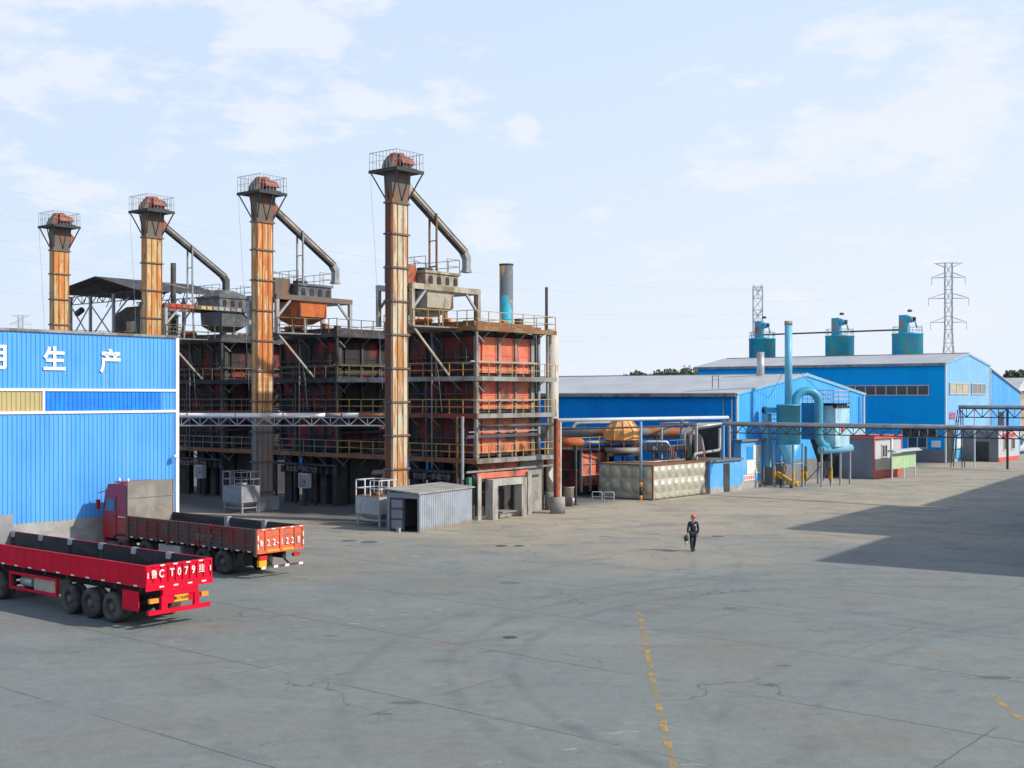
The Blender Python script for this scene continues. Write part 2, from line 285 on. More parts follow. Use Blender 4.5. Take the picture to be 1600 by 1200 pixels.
def dup(root, loc=None, label=None):
    r = root.copy(); C.objects.link(r)
    if loc is not None: r.location = loc
    if label: r['label'] = label
    for ch in list(root.children):
        c = ch.copy(); C.objects.link(c); c.parent = r
        for g in list(ch.children):
            d = g.copy(); C.objects.link(d); d.parent = c
    return r
def rail(mb, pts, h=1.0, step=1.0, w=.045, bars=2):
    pts = [Vector(p) for p in pts]
    for a, b in zip(pts[:-1], pts[1:]):
        n = max(1, round((b-a).length/step))
        for i in range(n+1):
            p = a.lerp(b, i/n); mb.bar(p, p+Vector((0,0,h)), w)
        for k in range(bars):
            z = h*(k+1)/bars; mb.bar(a+Vector((0,0,z)), b+Vector((0,0,z)), w)
    return mb
def truss(mb, a, b, depth, step, w=.05):
    a = Vector(a); b = Vector(b); n = max(2, round((b-a).length/step)); dz = Vector((0,0,-depth))
    mb.bar(a, b, w*1.3); mb.bar(a+dz, b+dz, w*1.4)
    for i in range(n):
        p = a.lerp(b, i/n); q = a.lerp(b, (i+1)/n); m = (p+q)/2
        mb.bar(p, m+dz, w); mb.bar(m+dz, q, w); mb.bar(m+dz, m, w*.7)
    return mb
def text(name, s, size, m, parent, loc, rot, off=0.0, ext=.012, sx=1.0):
    c = bpy.data.curves.new(name, 'FONT'); c.body = s; c.size = size; c.extrude = ext; c.offset = off; c.align_x = 'CENTER'; c.align_y = 'CENTER'; c.resolution_u = 3
    t = bpy.data.objects.new(name, c); C.objects.link(t)
    me = bpy.data.meshes.new_from_object(t); bpy.data.objects.remove(t); me.name = name
    me.materials.clear(); me.materials.append(M[m])
    o = bpy.data.objects.new(name, me); C.objects.link(o); o.parent = parent; o.location = loc; o.rotation_euler = rot; o.scale = (sx, 1, 1); return o
RX = (R(90), 0, R(90))    # text lying on a +X face, read from +X
RY = (R(90), 0, 0)        # text on a -Y face
def ribs_x(mb, x, y0, y1, z0, z1, pitch=.24, d=.03, w=.4):   # sheet facing +X with z1 a number or function of y
    f = z1 if callable(z1) else (lambda y: z1)
    n = max(1, round((y1-y0)/pitch)); p = (y1-y0)/n
    for i in range(n):
        a = y0+i*p; pts = [(a,0),(a+p*(.5-w/2),0),(a+p*(.5-w/2+.12),d),(a+p*(.5+w/2-.12),d),(a+p*(.5+w/2),0),(a+p,0)]
        for (ya,da),(yb,db) in zip(pts[:-1], pts[1:]):
            mb.face([(x+da,ya,z0),(x+db,yb,z0),(x+db,yb,f(yb)),(x+da,ya,f(ya))])
def ribs_y(mb, y, x0, x1, z0, z1, pitch=.24, d=.03, w=.4):   # sheet facing -Y
    n = max(1, round((x1-x0)/pitch)); p = (x1-x0)/n
    for i in range(n):
        a = x0+i*p; pts = [(a,0),(a+p*(.5-w/2),0),(a+p*(.5-w/2+.12),d),(a+p*(.5+w/2-.12),d),(a+p*(.5+w/2),0),(a+p,0)]
        for (xa,da),(xb,db) in zip(pts[:-1], pts[1:]):
            mb.face([(xa,y-da,z0),(xb,y-db,z0),(xb,y-db,z1),(xa,y-da,z1)])
# ---------------------------------------------------------------- ground
def ground_material():
    m = bpy.data.materials.new('worn concrete yard'); m.use_nodes = True; t = m.node_tree; ns = t.nodes; L = t.links; b = ns['Principled BSDF']
    b.inputs['Roughness'].default_value = .82; b.inputs['Specular IOR Level'].default_value = .35
    co = ns.new('ShaderNodeTexCoord')
    def noise(scale, st=(1,1,1), det=6, rot=0, ro=.6, loc=(0,0,0)):
        mp = ns.new('ShaderNodeMapping'); mp.inputs['Scale'].default_value = st; mp.inputs['Rotation'].default_value = (0,0,rot); mp.inputs['Location'].default_value = loc
        L.new(co.outputs['Object'], mp.inputs[0]); n = ns.new('ShaderNodeTexNoise'); n.inputs['Scale'].default_value = scale; n.inputs['Detail'].default_value = det; n.inputs['Roughness'].default_value = ro
        L.new(mp.outputs[0], n.inputs['Vector']); return n.outputs[0]
    def rg(src, a, bb, c=0, d=1):
        r = ns.new('ShaderNodeMapRange'); r.inputs[1].default_value=a; r.inputs[2].default_value=bb; r.inputs[3].default_value=c; r.inputs[4].default_value=d; L.new(src, r.inputs[0]); return r.outputs[0]
    def ma(op, a, bb=None, c=None):
        x = ns.new('ShaderNodeMath'); x.operation = op
        for i, v in enumerate((a, bb, c)):
            if v is None: continue
            if isinstance(v, (int, float)): x.inputs[i].default_value = v
            else: L.new(v, x.inputs[i])
        return x.outputs[0]
    def mix(a, bb, f):
        x = ns.new('ShaderNodeMixRGB'); L.new(f, x.inputs[0])
        for i, v in ((1,a),(2,bb)):
            if isinstance(v, tuple): x.inputs[i].default_value = (*v,1)
            else: L.new(v, x.inputs[i])
        return x.outputs[0]
    sp = ns.new('ShaderNodeSeparateXYZ'); L.new(co.outputs['Object'], sp.inputs[0])
    big = noise(.05, det=4)
    dusty = rg(ma('ADD', sp.outputs[1], ma('MULTIPLY', ma('SUBTRACT', big, .5), 60)), 48, 74)
    col = mix((.208,.232,.222), (.43,.372,.28), dusty)
    col = mix(col, (.29,.30,.28), rg(noise(.12, det=7, loc=(5,9,0)), .52, .72, 0, .6))
    col = mix(col, (.165,.185,.19), rg(noise(.16, (1,2.2,1), 8, R(20), loc=(31,2,0)), .54, .72, 0, .55))
    # dark oil and wheel stains, small
    st = rg(noise(.55, (1,1.6,1), 5, R(30), loc=(11,7,0)), .63, .72, 0, .5); col = mix(col, (.12,.13,.14), st)
    col = mix(col, (.42,.42,.40), rg(noise(1.6, (1,1,1), 5, 0, loc=(3,17,0)), .70, .78, 0, .35))
    col = mix(col, (.135,.152,.158), rg(noise(.42, (1,1.5,1), 7, R(-15), .65, (61,12,0)), .52, .68, 0, .5))
    col = mix(col, (.27,.275,.26), rg(noise(.33, (1.3,1,1), 7, R(40), .68, (21,72,0)), .54, .70, 0, .5))
    col = mix(col, (.235,.205,.175), rg(noise(.21, (1,1,1), 6, 0, .6, (91,33,0)), .50, .66, 0, .45))
    vs = ns.new('ShaderNodeTexVoronoi'); vs.inputs['Scale'].default_value = .55; mw = ns.new('ShaderNodeMapping'); mw.inputs['Scale'].default_value = (.7,1.5,1); L.new(co.outputs['Object'], mw.inputs[0]); L.new(mw.outputs[0], vs.inputs['Vector'])
    sx = ns.new('ShaderNodeSeparateColor'); L.new(vs.outputs['Color'], sx.inputs[0]); rad = ma('MULTIPLY', ma('POWER', sx.outputs[0], 3), .20)
    spot = rg(ma('SUBTRACT', vs.outputs['Distance'], rad), -.02, .02, .6, 0); col = mix(col, (.085,.09,.092), ma('MULTIPLY', spot, rg(sx.outputs[1], .35, .45)))
    ch = noise(.9, (1,2.4,1), 8, R(12), .7, (17,4,0)); cd = ma('MULTIPLY', rg(ch, .60, .66, 0, .7), rg(noise(.06, det=2, loc=(4,22,0)), .52, .60)); col = mix(col, (.50,.51,.50), cd)
    # wide tyre sweeps
    wob = ma('MULTIPLY', noise(.25, det=3, loc=(7,1,0)), .9)
    for cx, cy, r, w, a in ((14.6,33.6,14.1,.30,.5),(14.6,33.6,16.0,.30,.45),(15.5,32,19.4,.35,.32),(-6,20,26,.35,.3),(-6,20,28,.32,.25),(30,20,24,.3,.3),(30,20,26,.3,.25),(-14,58,22,.3,.25),(-14,58,24,.3,.25),(3,75,36,.35,.22),(3,75,38,.35,.22)):
        dx = ma('SUBTRACT', sp.outputs[0], cx); dy = ma('SUBTRACT', sp.outputs[1], cy)
        d = ma('SQRT', ma('ADD', ma('MULTIPLY', dx, dx), ma('MULTIPLY', dy, dy)))
        e = ma('ABSOLUTE', ma('SUBTRACT', ma('SUBTRACT', d, wob), r))
        f = ma('MULTIPLY', rg(e, w*.2, w, a*.75, 0), rg(noise(.6, det=5, loc=(cx,cy,0)), .35, .6)); col = mix(col, (.095,.105,.115), f)
    # slab joints and cracks in the yard's own directions
    cs, sn = math.cos(ANG), math.sin(ANG)
    xx = ma('SUBTRACT', sp.outputs[0], P0.x); yy = ma('SUBTRACT', sp.outputs[1], P0.y)
    lx = ma('ADD', ma('MULTIPLY', xx, cs), ma('MULTIPLY', yy, sn)); ly = ma('ADD', ma('MULTIPLY', xx, -sn), ma('MULTIPLY', yy, cs))
    jit = ma('MULTIPLY', ma('SUBTRACT', noise(1.8, det=5), .5), .16)
    soot_shade = ma('MULTIPLY', rg(ma('ADD', ly, ma('MULTIPLY', noise(.35, det=5, loc=(2,6,0)), 5)), -5.5, -2.0), rg(ma('ADD', lx, ma('MULTIPLY', noise(.3, det=4, loc=(6,2,0)), 4)), -1, 2.5, 1, 0)); col = mix(col, (.125,.128,.135), ma('MULTIPLY', soot_shade, .9))  # coal dust plus the shade before the kilns, darkened into the yard colour
    def joint(c, off, per, wd, lo, hi, seed, amt):
        g = ma('SUBTRACT', ma('ADD', ma('ADD', c, off), jit), 0)
        f = ma('ABSOLUTE', ma('SUBTRACT', ma('FRACT', ma('ADD', ma('DIVIDE', g, per), .5)), .5))
        return ma('MULTIPLY', rg(ma('MULTIPLY', f, per), wd*.35, wd, amt, 0), rg(noise(.22, det=4, loc=(seed,seed,0)), lo, hi))
    for args in ((ly, 22.75, 5.75, .042, .34, .50, 3, .72), (lx, -33.6, 5.9, .036, .48, .58, 8, .6)):
        col = mix(col, (.07,.07,.068), joint(*args))
    vo = ns.new('ShaderNodeTexVoronoi'); vo.feature = 'DISTANCE_TO_EDGE'; vo.inputs['Scale'].default_value = .11
    mv = ns.new('ShaderNodeVectorMath'); mv.operation = 'ADD'; nn = ns.new('ShaderNodeTexNoise'); nn.inputs['Scale'].default_value = .7; nn.inputs['Detail'].default_value = 6
    L.new(co.outputs['Object'], nn.inputs['Vector']); s2 = ns.new('ShaderNodeVectorMath'); s2.operation = 'SCALE'; s2.inputs['Scale'].default_value = 2.4; L.new(nn.outputs['Color'], s2.inputs[0])
    L.new(co.outputs['Object'], mv.inputs[0]); L.new(s2.outputs[0], mv.inputs[1]); L.new(mv.outputs[0], vo.inputs['Vector'])
    ck = ma('MULTIPLY', rg(vo.outputs['Distance'], .0012, .0042, .75, 0), rg(noise(.13, det=3, loc=(50,3,0)), .50, .58)); col = mix(col, (.08,.08,.078), ck)
    fine = noise(14, det=6); col2 = ns.new('ShaderNodeMixRGB'); col2.blend_type = 'MULTIPLY'; col2.inputs[0].default_value = 1; L.new(col, col2.inputs[1])
    L.new(rg(ma('MULTIPLY', ma('ADD', fine, noise(2.6, det=8, ro=.7, loc=(8,8,0))), .5), .34, .66, .80, 1.14), col2.inputs[2]); L.new(col2.outputs[0], b.inputs['Base Color'])
    bp = ns.new('ShaderNodeBump'); bp.inputs['Strength'].default_value = .25; bp.inputs['Distance'].default_value = .02; L.new(fine, bp.inputs['Height']); L.new(bp.outputs[0], b.inputs['Normal'])
    return m
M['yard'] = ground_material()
M['terrain'] = mat('dry open land', (.20,.19,.13), .95, c2=(.10,.12,.05), s2=.02, var=.2)
g = MB().face([(-4000,-400,-.06),(4000,-400,-.06),(4000,7000,-.06),(-4000,7000,-.06)]).build('ground', 'terrain'); g['kind'] = 'structure'
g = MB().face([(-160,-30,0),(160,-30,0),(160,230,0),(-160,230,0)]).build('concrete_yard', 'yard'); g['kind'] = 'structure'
# worn yellow lines
def linemat(name, lo, top):
    m = mat(name, (.52,.36,.13), .8, var=.1); t = m.node_tree; ns = t.nodes; L = t.links
    tr = ns.new('ShaderNodeBsdfTransparent'); mxs = ns.new('ShaderNodeMixShader'); co = ns.new('ShaderNodeTexCoord'); n = ns.new('ShaderNodeTexNoise'); n.inputs['Scale'].default_value = 1.5; n.inputs['Detail'].default_value = 8; n.inputs['Roughness'].default_value = .75
    r = ns.new('ShaderNodeMapRange'); r.inputs[1].default_value = lo; r.inputs[2].default_value = lo+.14; r.inputs[4].default_value = top; L.new(co.outputs['Object'], n.inputs['Vector']); L.new(n.outputs[0], r.inputs[0])
    L.new(r.outputs[0], mxs.inputs[0]); L.new(tr.outputs[0], mxs.inputs[1]); L.new(ns['Principled BSDF'].outputs[0], mxs.inputs[2]); L.new(mxs.outputs[0], ns['Material Output'].inputs[0]); return m
M['line'] = linemat('worn yellow road paint', .42, .78); M['linefaint'] = linemat('faded yellow road paint', .50, .4)
def strip(pts, w):
    mb = MB()
    for (x0,y0),(x1,y1) in zip(pts[:-1], pts[1:]):
        d = Vector((x1-x0, y1-y0, 0)).normalized(); n = Vector((-d.y, d.x, 0))*w/2; a = Vector((x0,y0,.005)); bb = Vector((x1,y1,.005))
        mb.face([a-n, bb-n, bb+n, a+n])
    return mb
o = strip([(4.3,42.9),(4.41,41.9),(4.15,38),(3.95,35.2),(3.7,32),(3.5,28.5),(3.3,25.2),(3.2,22)], .17).build('yellow_line', 'line'); o['kind']='structure'
o = strip([(12.8,39.4),(12.3,33.9),(12.07,30.9)], .17).build('yellow_line', 'linefaint'); o['kind']='structure'
o = strip([(12.05,30.6),(11.8,28),(11.4,24)], .17).build('yellow_line', 'line'); o['kind']='structure'
def disc(x, y, r, label):
    mb = MB().cyl(0,0,.0,.012,r,n=24); mb.cyl(0,0,.012,.018,r*.8,n=24); tag(mb.build('manhole_cover','iron' if r < .36 else 'cover'), label, 'manhole cover', loc=(x,y,0))
for u, v, r, l in ((783,853,.30,'dark manhole cover in the yard in front of the concrete gate of the nearest kiln'),(811,853,.26,'small flat cover just right of the dark manhole'),
                   (1122,838,.36,'dark drain cover on the yard to the right of the walking man'),(797,996,.22,'small black cover alone in the middle of the grey yard'),
                   (546,845,.42,'faint round cover on the yard below the pale bin'),(577,847,.45,'faint round cover in front of the corrugated shed door')):
    Y = 14250/(v-620); disc((u-800)/1900*Y, Y, r, l)
# ---------------------------------------------------------------- kilns
NTH = ['nearest', 'second', 'third', 'farthest']
def kiln(i):
    dx = -12.45*i
    k = thing('shaft_kiln', ['nearest square shaft kiln with sunlit red panels and yellow railings','second shaft kiln, sooty black behind the elevator with the empty chute end','third shaft kiln, sooty with crimson smears above its upper walkway, beside the blue workshop corner','farthest shaft kiln, mostly hidden behind the lettered blue workshop'][i], 'kiln', LP(dx,0), ANG, 'shaft kilns standing in a row')
    # core storeys
    b = MB().box(-6.85,-1.15,1.15,6.85,3.75,11.6); b.build('body', 'soot', k)
    st = [(9.0,11.25),(6.72,8.55),(3.95,6.25)]
    ys = [(.67,2.07),(2.40,3.75),(4.05,5.40)]
    for (z0,z1) in st:
        for (a,c) in ys:
            q = MB().box(-1.15,-1.03,1+a,1+c,z0,z1); q.box(-1.03,-.99,1+a,1+a+.07,z0,z1); q.box(-1.03,-.99,1+c-.07,1+c,z0,z1)
            q.box(-1.03,-1.0,1+a+.07,1+c-.07,(z0+z1)/2-.04,(z0+z1)/2+.04)
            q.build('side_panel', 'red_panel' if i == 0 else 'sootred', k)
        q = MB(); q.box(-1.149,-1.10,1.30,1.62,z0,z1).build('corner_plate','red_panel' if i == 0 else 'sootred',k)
        for a, c in ((0.,.28),(2.17,2.32),(3.84,3.97),(5.5,5.87)): MB().box(-1.15,-.9,1+a,1+c,z0-.25,z1).build('buckstay', 'deck' if i == 0 else 'steel', k)
        for a, c in ((-6.6,-5.3),(-5.1,-3.9),(-3.7,-2.5),(-2.3,-1.2)):
            q = MB().box(a,c,1.03,1.15,z0,z1); q.box(a,a+.07,.99,1.03,z0,z1); q.box(c-.07,c,.99,1.03,z0,z1)
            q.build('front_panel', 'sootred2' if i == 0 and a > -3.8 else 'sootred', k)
        for a in (-6.95,-5.2,-3.8,-2.4): MB().box(a,a+.1,.9,1.15,z0-.25,z1).build('buckstay', 'steel', k)
        # clutter on the shaded front: burner pipes and headers
        q = MB(); rnd = random.Random(i*10+int(z0))
        q.tube([(-6.9,.72,z0+.55),(-1.0,.72,z0+.55)], .07, 8); q.tube([(-6.9,.8,z0+.95),(-1.4,.8,z0+.95)], .05, 6)
        for n in range(7):
            x = -6.6+n*.85; q.tube([(x,.72,z0+.55),(x,.72,z0+1.35+rnd.random()*.4),(x,1.1,z0+1.5+rnd.random()*.3)], .035, 5)
        q.build('burner_pipe', 'steel', k)
    # top slab
    q = MB().box(-7.3,-.7,.6,7.3,11.80,12.05).box(-6.9,-1.1,1.0,6.9,12.05,12.22)
    q.build('roof_slab', 'deckrust' if i == 0 else 'steel', k)
    rnd = random.Random(i)
    for n in range(9): x = rnd.uniform(-6.6,-1.6); y = rnd.uniform(1.2,6.3); sz = rnd.uniform(.2,.45); MB().box(x,x+sz,y,y+sz,12.22,12.22+rnd.uniform(.15,.45)).build('roof_unit', ('orange','steel','hop')[n%3], k)
    MB().tube([(-6.8,1.3,12.4),(-5.0,1.3,12.4)], .16, 10).build('roof_pipe', 'orange', k)
    # platforms
    for z, mt, rt in ((11.72,'deckrust' if i == 0 else 'steel','yellow'),(8.64,'deck','yellow'),(6.35,'deckred','yellow'),(3.58,'deckrust','yellow')):
        top = z > 11
        q = MB(); q.box(-12.44 if not top else -8,0,0,.98,z,z+.08); q.box(-.98,0,.98,8,z,z+.08); q.box(-8,-.98,7.1,8,z,z+.08); q.box(-8,-7.0,.98,7.1,z,z+.08)
        if top: q.hexa([(-4.5,-3.3,z),(-2.2,-3.3,z),(-1.5,0,z),(-4.8,0,z)], [(-4.5,-3.3,z+.08),(-2.2,-3.3,z+.08),(-1.5,0,z+.08),(-4.8,0,z+.08)])
        # bearers and brackets below
        for x in ([-12,-10.4]*(not top))+[-7.6,-5.8,-4,-2.2,-.4]:
            q.box(x,x+.08,.02,1.1,z-.2,z)
            if x > -8: q.bar((x+.04,.1,z-.1),(x+.04,1.1,z-.85),.06)
        for y in (1.4,3.2,5,6.8):
            q.box(-1.1,-.02,y,y+.08,z-.2,z); q.bar((-.1,y+.04,z-.1),(-1.1,y+.04,z-.85),.06)
        p = q.build('platform', 'deck', k)
        q = MB(); q.box(-12.44 if not top else -8,.03,-.05,0,z-.16,z+.12); q.build('edge_channel', 'soot' if mt == 'deck' and i else (mt if z < 9 or top else 'deck'), p)
        q = MB(); q.box(0,.05,.0,8,z-.16,z+.12); q.build('edge_channel', 'deck' if mt == 'deckred' else ('deckrust' if top else 'deck') if i == 0 else 'steel', p)
        if top:
            pts = [(-8,.03,z+.08),(-4.9,.03,z+.08),(-4.5,-3.25,z+.08)]; q = rail(MB(), pts, 1.0, 1.0); rail(q, [(-2.25,-3.25,z+.08),(-1.6,.0,z+.08),(-.03,.03,z+.08)], 1.0, 1.0)
            rail(q, [(-.03,.03,z+.08),(-.03,7.95,z+.08)], .95, 1.15); rail(q, [(-.03,7.95,z+.08),(-8,7.95,z+.08),(-8,.03,z+.08)], .95, 1.6, .035)
            q.build('railing', 'yellow' if i == 0 else 'dullyellow', p)
        else:
            q = rail(MB(), [(-12.4,.03,z+.08),(-.03,.03,z+.08)], .9, 1.08, .04); q.build('railing', 'yellow' if i == 0 else 'greyrail' if z < 5 else 'dullyellow', p)  # duller railing colours carry the shade on the other kilns
            q = rail(MB(), [(-.03,.03,z+.08),(-.03,7.95,z+.08)], .9, 1.2, .045); q.build('railing', 'yellow' if i == 0 else 'dullyellow', p)
    # columns
    for x, y in ((-.12,.12),(-8+.1,.12),(-.12,7.2),(-4.3,.12)):
        q = MB()
        for a, c in ((3.74,6.18),(6.51,8.47),(8.8,11.5)):
            if x == -4.3 and a > 6.6: continue
            q.box(x-.07,x+.07,y-.07,y+.07,a,c)
        q.build('column', 'deck' if (x, i) == (-.12, 0) else 'steel', k)
    # stair in the gap and stay rod to the jutting deck
    q = MB(); a = Vector((-8.6,2.6,8.6)); c = Vector((-11.2,2.6,6.45))
    for s in (0,.8): q.bar(a+Vector((0,s,0)), c+Vector((0,s,0)), .05, .2); q.bar(a+Vector((0,s,.9)), c+Vector((0,s,.9)), .04)
    for n in range(10): p = a.lerp(c, (n+.5)/10); q.box(p.x-.12,p.x+.12,p.y,p.y+.8,p.z-.02,p.z+.01)
    q.build('staircase', 'steel', k)
    q = MB().bar((-2.35,-3.1,11.7),(-2.2,-.12,8.85),.11).build('stay_rod','chute',k)
    q = MB().tube([(-3.5,-.25,3.0),(-3.5,-.25,11.6)], .05, 6).tube([(-3.6,-.3,11.6),(-2.9,-.3,8.9),(-2.6,-.3,6.6)], .03, 5).build('drain_pipe','greyrail',k)
    # ground storey
    q = MB()
    for x in (-6.9,-1.9):
        for y in (1.3,6.2): MB().box(x,x+.75,y,y+.75,0,3.40).build('pillar', 'dark', k)
    for x in (-4.7,-3.3): MB().box(x,x+.6,1.5,2.1,0,3.40).build('pillar', 'dark', k)
    q = MB().box(-6.5,-1.5,2.6,6.5,0,3.4).build('furnace_base','dark',k)
    q = MB().box(-7.2,-.75,1.1,6.9,3.40,3.58).build('base_beam','steel',k)
    q = MB().box(-7.4,-.9,.72,.86,2.70,2.86)
    for x in (-7.3,-5.2,-3.1,-1.05): q.box(x,x+.13,.70,.88,0,2.70)
    q.build('front_gantry','steel',k)
    if i == 0: pass
    text('beam_lettering', '安全生产预防为主' if i else '安全第一质量为本', .42, 'fadeletter', k, (-4.4,.70,2.42), RY, .01)
    q = MB()
    for n in range(9): q.box(-6.9+n*.66,-6.5+n*.66,.95,1.35,2.15,2.6)
    q.build('discharge_valve','dark',k)
    # lower side pipes
    q = MB().tube([(.25,.1,5.7),(.25,7.9,5.7)], .11, 8); q.build('side_pipe','steel',k)
    q = MB().box(-.85,-.7,.1,6.9,4.95,5.12).box(-.8,-.7,.1,6.9,5.3,5.36).build('side_bearer','truss' if i == 0 else 'steel',k)
    q = MB().box(-.85,-.7,.3,6.9,9.62,9.74).box(-.85,-.7,.6,6.9,7.25,7.33).build('side_bearer','truss' if i == 0 else 'steel',k)
    return k
KS = [kiln(i) for i in range(4)]
k0 = KS[0]
# features only the nearest kiln shows: concrete portal on the sunlit side
q = MB()
for y in (.62,3.45): q.box(.15,.75,y,y+.5,0,2.05)
q.box(.15,.75,.62,3.95,2.05,2.45); q.build('portal_frame','paleconc',k0)
q = MB().box(.15,.24,-.15,.15,0,2.7).box(.05,.3,4.62,5.02,0,2.75).build('portal_post','paleconc',k0)
MB().box(.0,.14,-.1,4.9,2.5,2.85).build('portal_beam','red_panel',k0)
MB().bar((.05,-1.0,2.95),(.05,7.6,3.02),.11).build('portal_rail','deck',k0)
MB().box(-.9,-.75,1.1,5.2,2.85,3.35).build('base_panel','red_panel',k0)
MB().box(-.2,.6,1.5,2.6,.05,.35).box(-.3,.7,1.6,3.0,.35,.42).build('loading_sill','concrete',k0)
MB().box(-1.6,-.9,5.3,7.6,0,3.3).build('base_wall','concrete',k0)
MB().box(-2.6,-1.0,7.02,7.95,0,3.5).build('end_duct','steel',k0)
for z0,z1 in ((3.7,6.2),(6.5,8.5),(8.8,11.6)): MB().box(-2.9,-1.9,6.86,8.3,z0,z1).build('end_duct','soot',k0); MB().cyl(-.9,7.25,z0,z1,.13,n=10).build('riser','bingrey',k0)
MB().box(-.9,-.76,-.45,-.31,0,6.3).build('pipe_leg','truss',k0); MB().box(-1.3,-1.18,-.45,-.33,0,6.3).build('pipe_leg','deckrust',k0)
MB().box(-.35,-.1,-.6,-.35,0,2.6).build('cable_box','green',k0)
# white flue, channel post and its base
f = thing('flue_pipe','tall stained white flue standing behind the right corner of the nearest kiln','flue', (2.69,81.0,0))
MB().cyl(0,0,1.2,12.0,.42,n=24).build('pipe','flue',f); MB().cyl(0,0,0,1.2,.5,n=20).build('foot','concrete',f)
f = thing('duct_post','red and cream steel channel post rising from a round concrete foot','post', (2.95,78.3,0))
MB().cyl(0,0,0,1.05,.5,.46,n=24).build('footing','concrete',f)
MB().box(-.12,.12,-.30,-.12,1.05,6.1).build('channel','deckred',f); MB().box(-.12,.12,-.12,.10,1.05,6.0).build('channel','headred',f); MB().box(-.14,.14,.10,.22,1.05,5.9).build('channel','flue',f)
MB().hexa([(-.18,-.75,4.0-1.6),(-.1,-.75,2.4),(-.1,-.3,1.9),(-.18,-.3,1.9)],[(-.18,-.8,2.6),(-.1,-.8,2.6),(-.1,-.3,3.1),(-.18,-.3,3.1)]).build('gusset','flue',f)
# pillar cabinets
def cabinet(loc, label):
    c = thing('control_cabinet', label, 'cabinet', loc, ANG, 'control cabinets on the kiln pillars')
    MB().box(-.45,.45,-.2,.2,0,1.0).build('housing','cabinet',c); MB().box(-.38,.38,-.225,-.2,.08,.92).build('door','bingrey',c); MB().box(.15,.3,-.24,-.225,.4,.5).build('handle','dark',c); MB().box(-.1,.1,-.1,.1,-1.2,0).build('stand','dark',c)
cabinet(LP(-12.45-2.9,-.3,1.25), 'pale grey control cabinet below the second kiln, left of the pale rusty bin')
cabinet(LP(-24.9-3.1,.4,1.35), 'grey control cabinet under the third kiln, left of the grey bin')
# ---------------------------------------------------------------- gantries and hoppers
def gantry(i, yr):
    dx = -12.45*i
    gq = thing('hopper_gantry', ['portal frame on top of the nearest kiln carrying the beige hopper','portal frame on top of the second kiln carrying the orange hopper','portal frame on top of the third kiln carrying the dark hopper'][i], 'gantry', LP(dx,0,0), ANG, 'hopper gantries on the kiln tops')
    for x in (-5.25,-2.4):
        z0 = 14.02
        MB().box(x-.13,x+.13,-3.3,yr+.13,z0,z0+.34).build('beam','hop' if i == 0 else 'head',gq)
        for y in (-3.17,yr):
            MB().box(x-.12,x+.12,y-.12,y+.12,11.8 if y < 0 else 12.0,z0).build('leg','hop' if i == 0 else 'truss',gq)
        MB().bar((x,-3.1,12.9),(x,-2.0,14.02),.14).build('brace','truss',gq); MB().bar((x,yr-.1,12.9),(x,yr-1.2,14.02),.14).build('brace','truss',gq)
    MB().box(-5.12,-2.53,-3.3,-3.04,14.0,14.3).build('cross_beam','truss',gq); MB().box(-5.12,-2.53,yr-.13,yr+.1,14.0,14.3).build('cross_beam','truss',gq)
gantry(0,2.9); gantry(1,3.45); gantry(2,5.2)
def hopper(i, yc, mt, up):
    h = thing('feed_hopper', ['beige feed hopper with arched openings on the nearest kiln','orange feed hopper with a dark upper box on the second kiln','dark grey feed hopper under the discharge end of a chute on the third kiln'][i], 'hopper', LP(-12.45*i-3.8,yc,0), ANG, 'travelling hoppers on the kiln tops')
    q = MB().hexa([(-1.2,-1.2,12.98),(1.27,-1.2,12.98),(1.27,1.2,12.98),(-1.2,1.2,12.98)],[(-1.25,-1.25,14.0),(1.35,-1.25,14.0),(1.35,1.25,14.0),(-1.25,1.25,14.0)])
    q.box(1.3,1.37,-1.2,-1.12,13.0,14.0); q.box(1.3,1.37,1.1,1.18,13.0,14.0); q.build('bin', mt, h)
    MB().hexa([(-.6,-.6,12.5),(.6,-.6,12.5),(.6,.6,12.5),(-.6,.6,12.5)],[(-1.2,-1.2,12.98),(1.27,-1.2,12.98),(1.27,1.2,12.98),(-1.2,1.2,12.98)]).build('funnel','hop' if i == 0 else 'headred' if i == 1 else 'hopdark',h)
    q = MB().box(-1.3,1.5,-1.5,1.5,14.36,15.05); q.box(-1.4,1.6,-1.6,1.6,15.05,15.2)
    q.build('upper_box', up, h)
    for y in (-1.2,-.45,.3,1.05):
        q = MB(); q.box(1.5,1.53,y-.02,y+.32,14.42,14.75); q.tube([(1.49,y+.15,14.75),(1.535,y+.15,14.75)], .17, 12); q.build('opening','soot',h)
    q = MB()
    rail(q, [(-1.3,-1.55,15.2),(1.55,-1.55,15.2)], .85, .9, .035); rail(q, [(1.55,.4,15.2),(1.55,1.55,15.2),(-1.3,1.55,15.2),(-1.3,-1.55,15.2)], .85, .9, .035); q.build('railing','greyrail',h)
    if i < 2:
        q = MB().box(-.5,.9,-3.0,-1.7,14.4,15.5).build('drive_housing','headred' if i == 0 else 'head',h); (MB().box(-1.2,-.5,-3.1,-1.6,14.4,15.5).build('motor_box','dark',h) if i else None)
        MB().cyl(.2,-.2,15.2,15.5,.5,n=16).build('inlet','dark',h)
    else:
        MB().hexa([(-1.2,-1.5,15.2),(1.5,-1.5,15.2),(1.5,1.5,15.2),(-1.2,1.5,15.2)],[(-.5,-.5,15.75),(.5,-.5,15.75),(.5,.5,15.75),(-.5,.5,15.75)]).build('inlet','hopdark',h)
hopper(0,-.6,'hop','hop'); hopper(1,.1,'hoporange','hopdark'); hopper(2,3.1,'hopdark','hopdark')
gq = [o for o in bpy.data.objects if o.name.startswith('hopper_gantry') and 'third' in o['label']][0]
